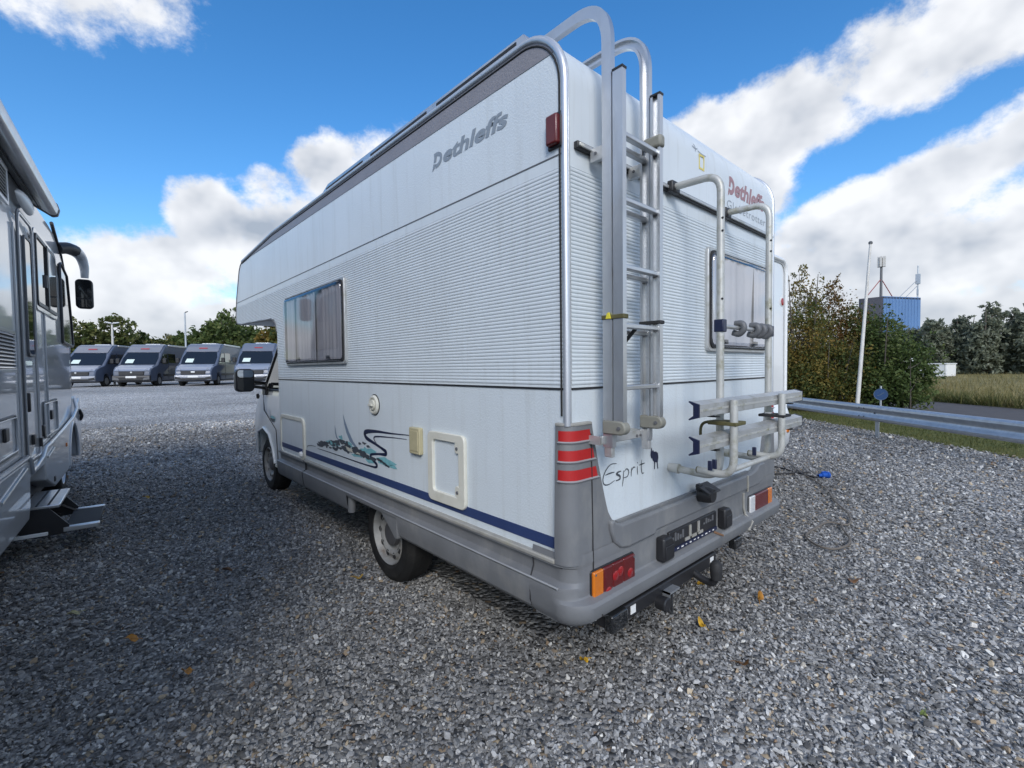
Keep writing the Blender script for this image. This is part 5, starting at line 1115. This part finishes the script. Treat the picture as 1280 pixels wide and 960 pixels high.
# willows at the far side of the field
wl = ['wind blown grey willow beside the blue building', 'second grey willow from the blue building', 'third grey willow from the blue building, with pale leaves', 'tallest grey willow at the edge of the field', 'broad grey willow right of the tallest one', 'grey willow near the right edge of the photo', 'last grey willow at the right edge of the photo']
wpos = [(80.0, 8.3, 6.8), (77.5, 6.2, 7.4), (79.5, 4.3, 7.6), (77.5, 2.2, 8.6), (80.5, .6, 8.0), (78.5, -1.6, 7.6), (81, -4.2, 7.6), (79, -7, 8), (80, -10.5, 7.4), (82, 10.8, 6.6), (80, -14, 8)]
for i, (x, y, h) in enumerate(wpos):
    rn = random.Random(40 + i); bl = [(rn.uniform(-.8, .8), rn.uniform(-.9, .9), h * f_, 1.5 * s_ * rn.uniform(.8, 1.15), 1.45 * s_ * rn.uniform(.8, 1.15), h * .17 * rn.uniform(.8, 1.2)) for f_, s_ in ((.12, 1.1), (.25, 1.1), (.4, 1.15), (.45, 1.0), (.58, 1.0), (.7, .85), (.83, .6))]
    lab = wl[i] if i < len(wl) else ('grey willow partly behind the blue building' if i == 9 else 'grey willow outside the right edge, number %s along the field' % ['seven', 'eight', '', 'ten'][i - 7])
    if i in (7, 8, 10): continue
    tree('willow_tree', lab, (x, y, 0), h, bl, lf_willow, 8000, .24, group='willows across the field', seed=60 + i, trunk_r=.22, trunks=2, aspect=1.9, clump=20)
# trees behind the vans
bt = [(-.2, 66, 7.6, 5.6, 'round dark oak behind the two armed lamp post', lf_far), (6.0, 63, 5.6, 4.0, 'low bushy tree left of the slim lamp post', lf_far), (3.2, 65, 5.7, 3.4, 'small thin topped tree beside the round oak', lf_green),
      (8.6, 61, 7.4, 3.4, 'loose topped tree right of the slim lamp post', lf_green), (11.2, 58.5, 8.8, 3.8, 'tallest tree behind the third van', lf_green), (14.2, 56, 6.2, 3.6, 'low tree between the tallest tree and the alcove', lf_far), (13.2, 50.5, 6.4, 3.2, 'yellowish tree under the alcove nose', lf_birch), (16.4, 50.5, 6.2, 3.6, 'green tree showing behind the cab roof', lf_far),
      (-6.5, 66, 6.8, 4.6, 'dark tree beside the silver motorhome\'s front', lf_far)]
for i, (x, y, h, rw, lab, lm) in enumerate(bt):
    h *= .86
    rn = random.Random(90 + i); bl = [(rn.uniform(-.5, .5) * rw, rn.uniform(-.4, .4) * rw, h * f_, rw * s_ * .62, rw * s_ * .6, h * .2) for f_, s_ in ((.28, .95), (.34, .95), (.42, 1.0), (.5, 1.0), (.6, .95), (.72, .75), (.84, .48))]
    tree('tree', lab, (x, y, rise(x, y) - .05), h, bl, lm, int(4500 + 330 * rw * rw), .26, group='trees behind the camper vans', seed=120 + i, trunk_r=.2, clump=20)

# ================================================================== things lying on the gravel
cab_path = [(5.0, 2.2, .02), (5.7, 1.7, .02), (5.82, 1.2, .02), (5.62, .82, .02), (5.5, .62, .02), (5.52, .55, .025)]
m_cable = mat('black_cable', (.025, .025, .027), .6)
ca = MB().tube(bez(cab_path, 8), .012, 6).build('power_cable', m_cable, smooth=60); tag(ca, 'black power cable lying on the gravel behind the bumper corner', 'cable')
pg = thing('cable_plug', 'blue plug at the end of the black cable', 'plug', (5.52, .55, .04), R(-28))
MB().lathe([(0, .018), (.05, .022), (.055, .034), (.13, .036), (.135, .045), (.16, .045), (.165, .03), (.165, .0001)], (0, 0, 0), 'x', 14).build('plug_body', mat('plug_blue', (.01, .075, .36), .4), pg, smooth=35)
MB().box(.06, .12, -.012, .012, .03, .05).build('plug_lid', MATS['plug_blue'], pg, bevel=.005)
ca2 = MB().tube(bez([(7.0, 1.65, .02), (6.3, 1.15, .02), (5.65, .78, .02), (5.25, .50, .02), (4.9, .30, .02), (4.35, .08, .03), (3.95, -.12, .03), (3.6, -.19, .03), (3.55, -.05, .03), (3.3, -.02, .03), (3.02, -.02, .03), (2.85, -.14, .03), (2.84, -.25, .03), (3.0, -.31, .03), (3.2, -.29, .03), (3.4, -.2, .035), (3.62, -.13, .03)], 8), .009, 6).build('thin_cable', mat('dusty_cable', (.15, .13, .11), .7), smooth=60)
tag(ca2, 'thin dusty brown cable looped on the gravel', 'cable')
br_ = MB().tube(bez([(4.4, 1.9, .02), (4.9, 1.35, .02), (5.35, .98, .02), (5.75, .72, .02)], 6), .012, 6).build('dark_cable', m_rubber, smooth=60)
tag(br_, 'thicker dark hose lying beside the power cable', 'hose')
leafc = {'yellow': (.52, .30, .02), 'orange': (.42, .19, .03), 'brown': (.15, .075, .03), 'pale': (.42, .40, .22), 'green': (.15, .19, .04)}
leaves = [(-1.0, 5.6, 'yellow', .055, 'yellow leaf on the gravel between the two motorhomes'), (-1.57, 2.58, 'pale', .045, 'pale leaf on the dark gravel near the lower left'), (-1.33, 2.0, 'orange', .045, 'orange leaf on the dark gravel'),
          (1.52, .17, 'yellow', .05, 'yellow leaf behind the tow ball'), (1.62, -.165, 'orange', .045, 'orange leaf on the gravel right of the bumper'), (1.06, -.055, 'yellow', .042, 'yellow leaf on the gravel below the tow bar'),
          (-.10, 1.85, 'yellow', .055, 'yellow leaf beside the rear wheel'), (.86, -.36, 'brown', .04, 'brown leaf right of the middle of the gravel'), (1.05, -1.0, 'green', .035, 'green leaf at the lower right of the gravel'), (-.75, 2.65, 'brown', .05, 'brown curled leaf between the motorhomes'),
          (-1.15, 1.45, 'orange', .04, 'orange leaf near the bottom left of the photo'), (3.4, .9, 'green', .08, 'small green weed leaf beside the bumper corner'), (.319, .187, 'yellow', .028, 'small yellow leaf below the bumper corner'), (2.3, -.5, 'brown', .05, 'brown leaf on the gravel at the right')]
for x, y, c, s, lab in leaves:
    rn = random.Random(int(x * 100 + y * 10)); mb = MB(); n = 11
    rim = []
    for i in range(n):
        t = 2 * math.pi * i / n; r_ = .8 * s * (.55 + .45 * abs(math.cos(t))) * rn.uniform(.85, 1.1); rim.append((r_ * math.cos(t), r_ * .75 * math.sin(t), .012 + .012 * math.sin(t * 2 + x) + .008 * math.cos(t)))
    mb.add([(0, 0, .006)] + rim, [(0, i + 1, (i + 1) % n + 1) for i in range(n)]); mb.tube([(-s * 1.5, 0, .01), (-s * .9, .003, .014), (0, 0, .010)], .0018, 4)
    o = mb.build('fallen_leaf', mat('leaf_' + c, leafc[c], .5, var=.3, vscale=60), smooth=60); o.location = (x, y, rise(x, y) + .024); o.rotation_euler = (rn.uniform(-.3, .3), rn.uniform(-.3, .3), rn.uniform(0, 6)); tag(o, lab, 'leaf', 'fallen leaves on the gravel')

# ================================================================== gravel stones
def stone_mesh(i):
    rg = np.random.default_rng(300 + i); bm = bmesh.new()
    ex = (1.0, rg.uniform(.6, .85), rg.uniform(.34, .55))
    P = rg.normal(size=(13, 3)); P /= np.linalg.norm(P, axis=1)[:, None]; P *= np.array(ex) * rg.uniform(.85, 1.08, (13, 1)) * .5
    for p in P: bm.verts.new(p)
    bmesh.ops.convex_hull(bm, input=bm.verts)
    for v in [v for v in bm.verts if not v.link_faces]: bm.verts.remove(v)
    me = bpy.data.meshes.new('stone'); bm.to_mesh(me); bm.free(); me.materials.append(m_stone); return me
stones = bpy.data.collections.new('stone_shapes')
for i in range(10):
    o = bpy.data.objects.new('stone', stone_mesh(i)); stones.objects.link(o)
def scatter():
    rg = np.random.default_rng(77); X = []; S = []
    bands = [(.0, 3.2, 5200, .0205), (3.2, 5.5, 3300, .0235), (5.5, 9, 1500, .0295), (9, 15, 560, .040)]
    fx, fy = .671, .741
    for r0, r1, dens, size in bands:
        n = int(dens * (2 * r1) ** 2); p = rg.uniform(-r1, r1, (n, 2)); d = np.hypot(p[:, 0], p[:, 1]); fwd = p[:, 0] * fx + p[:, 1] * fy
        keep = (d >= r0) & (d < r1) & ((fwd > d * .52) | (d < 1.6)); p = p[keep] + np.array([CAM.x, CAM.y])
        inside = (p[:, 0] > .35) & (p[:, 0] < W - .35) & (p[:, 1] > .5) & (p[:, 1] < 5.6)
        lr = (p[:, 0] + 2.208) * math.cos(R(4.2)) - (p[:, 1] + 1.216) * math.sin(R(4.2)) < -.5
        beyond = ((p[:, 0] - R0.x) * RNn.x + (p[:, 1] - R0.y) * RNn.y) > .6
        p = p[~(inside | lr | beyond)]; X.append(p); S.append(size * rg.lognormal(0, .34, len(p)).clip(.4, 2.1))
    X = np.concatenate(X); S = np.concatenate(S); n = len(X)
    t = np.clip((X[:, 1] - 8) / 19, 0, 1); z = .64 * t * t * (3 - 2 * t) + rg.uniform(-.25, .55, n) * S * .6
    me = bpy.data.meshes.new('gravel'); me.vertices.add(n); me.vertices.foreach_set('co', np.column_stack([X, z]).astype(np.float32).ravel())
    def attr(nm, ty, data): a = me.attributes.new(nm, ty, 'POINT'); a.data.foreach_set('vector' if ty == 'FLOAT_VECTOR' else 'value', data)
    rot = np.column_stack([rg.normal(0, .55, n), rg.normal(0, .55, n), rg.uniform(0, 6.283, n)]); attr('rot', 'FLOAT_VECTOR', rot.astype(np.float32).ravel())
    attr('scl', 'FLOAT', S.astype(np.float32)); attr('idx', 'INT', rg.integers(0, 10, n).astype(np.int32))
    ob = bpy.data.objects.new('gravel', me); C.objects.link(ob); struct(ob, 'stuff', 'grey crushed stone covering the yard')
    ng = bpy.data.node_groups.new('gravel_scatter', 'GeometryNodeTree'); ng.interface.new_socket('Geometry', in_out='INPUT', socket_type='NodeSocketGeometry'); ng.interface.new_socket('Geometry', in_out='OUTPUT', socket_type='NodeSocketGeometry')
    N = ng.nodes; L = ng.links; gi = N.new('NodeGroupInput'); go = N.new('NodeGroupOutput'); ip = N.new('GeometryNodeInstanceOnPoints'); ci = N.new('GeometryNodeCollectionInfo')
    ci.inputs['Collection'].default_value = stones; ci.inputs['Separate Children'].default_value = True; ci.inputs['Reset Children'].default_value = True
    def na(nm, ty): q = N.new('GeometryNodeInputNamedAttribute'); q.data_type = ty; q.inputs['Name'].default_value = nm; return q.outputs['Attribute']
    L.new(gi.outputs[0], ip.inputs['Points']); L.new(ci.outputs[0], ip.inputs['Instance']); ip.inputs['Pick Instance'].default_value = True
    L.new(na('idx', 'INT'), ip.inputs['Instance Index']); L.new(na('scl', 'FLOAT'), ip.inputs['Scale'])
    er = N.new('FunctionNodeEulerToRotation'); L.new(na('rot', 'FLOAT_VECTOR'), er.inputs[0]); L.new(er.outputs[0], ip.inputs['Rotation'])
    L.new(ip.outputs[0], go.inputs[0]); mo = ob.modifiers.new('scatter', 'NODES'); mo.node_group = ng
    print('stones', n)
scatter()

# ================================================================== grass behind the rail and in the field
def blades(name, label, pts, hgt, wid, leaf, seed):
    rg = np.random.default_rng(seed); n = len(pts); h = hgt * rg.uniform(.5, 1.3, n); a = rg.uniform(0, 6.283, n); ln = rg.normal(0, .35, (n, 2)) * h[:, None]
    dx = np.column_stack([np.cos(a), np.sin(a)]) * wid * rg.uniform(.6, 1.3, (n, 1)); P = np.asarray(pts)
    A = np.column_stack([P[:, :2] - dx, P[:, 2]]); B = np.column_stack([P[:, :2] + dx, P[:, 2]]); D = np.column_stack([P[:, :2] + ln, P[:, 2] + h])
    V = np.stack([A, B, D], 1).reshape(-1, 3); me = bpy.data.meshes.new(name); me.from_pydata(V.tolist(), [], np.arange(3 * n).reshape(-1, 3).tolist()); me.materials.append(leaf)
    o = bpy.data.objects.new(name, me); C.objects.link(o); struct(o, 'stuff', label); return o
lf_grass = leafmat('grass_blades', [(.05, .065, .018), (.09, .105, .03), (.13, .13, .045), (.20, .17, .07)], .2)
lf_dry = leafmat('dry_grass_blades', [(.10, .10, .035), (.17, .15, .06), (.25, .21, .09), (.34, .28, .14)], .2)
rg = np.random.default_rng(5)
blades('verge_grass', 'short mossy grass along the guard rail', [rl(s, t, .0) for s, t in zip(rg.uniform(-14, 14, 26000), rg.uniform(.5, 3.0, 26000))], .07, .006, lf_grass, 6)
nf = 42000; tt = 8.5 + 50 * rg.random(nf) ** 1.8
blades('field_grass', 'tall dry grass of the field', [rl(s, t, .02) for s, t in zip(rg.uniform(-1, 1, nf) * (14 + tt * .9) - 4, tt)], .34, .018, lf_dry, 8)
blades('field_edge_weeds', 'green weeds along the road edge of the field', [rl(s, t, .02) for s, t in zip(rg.uniform(-22, 14, 7000), 8.4 + np.abs(rg.normal(0, .5, 7000)))], .42, .016, lf_grass, 9)
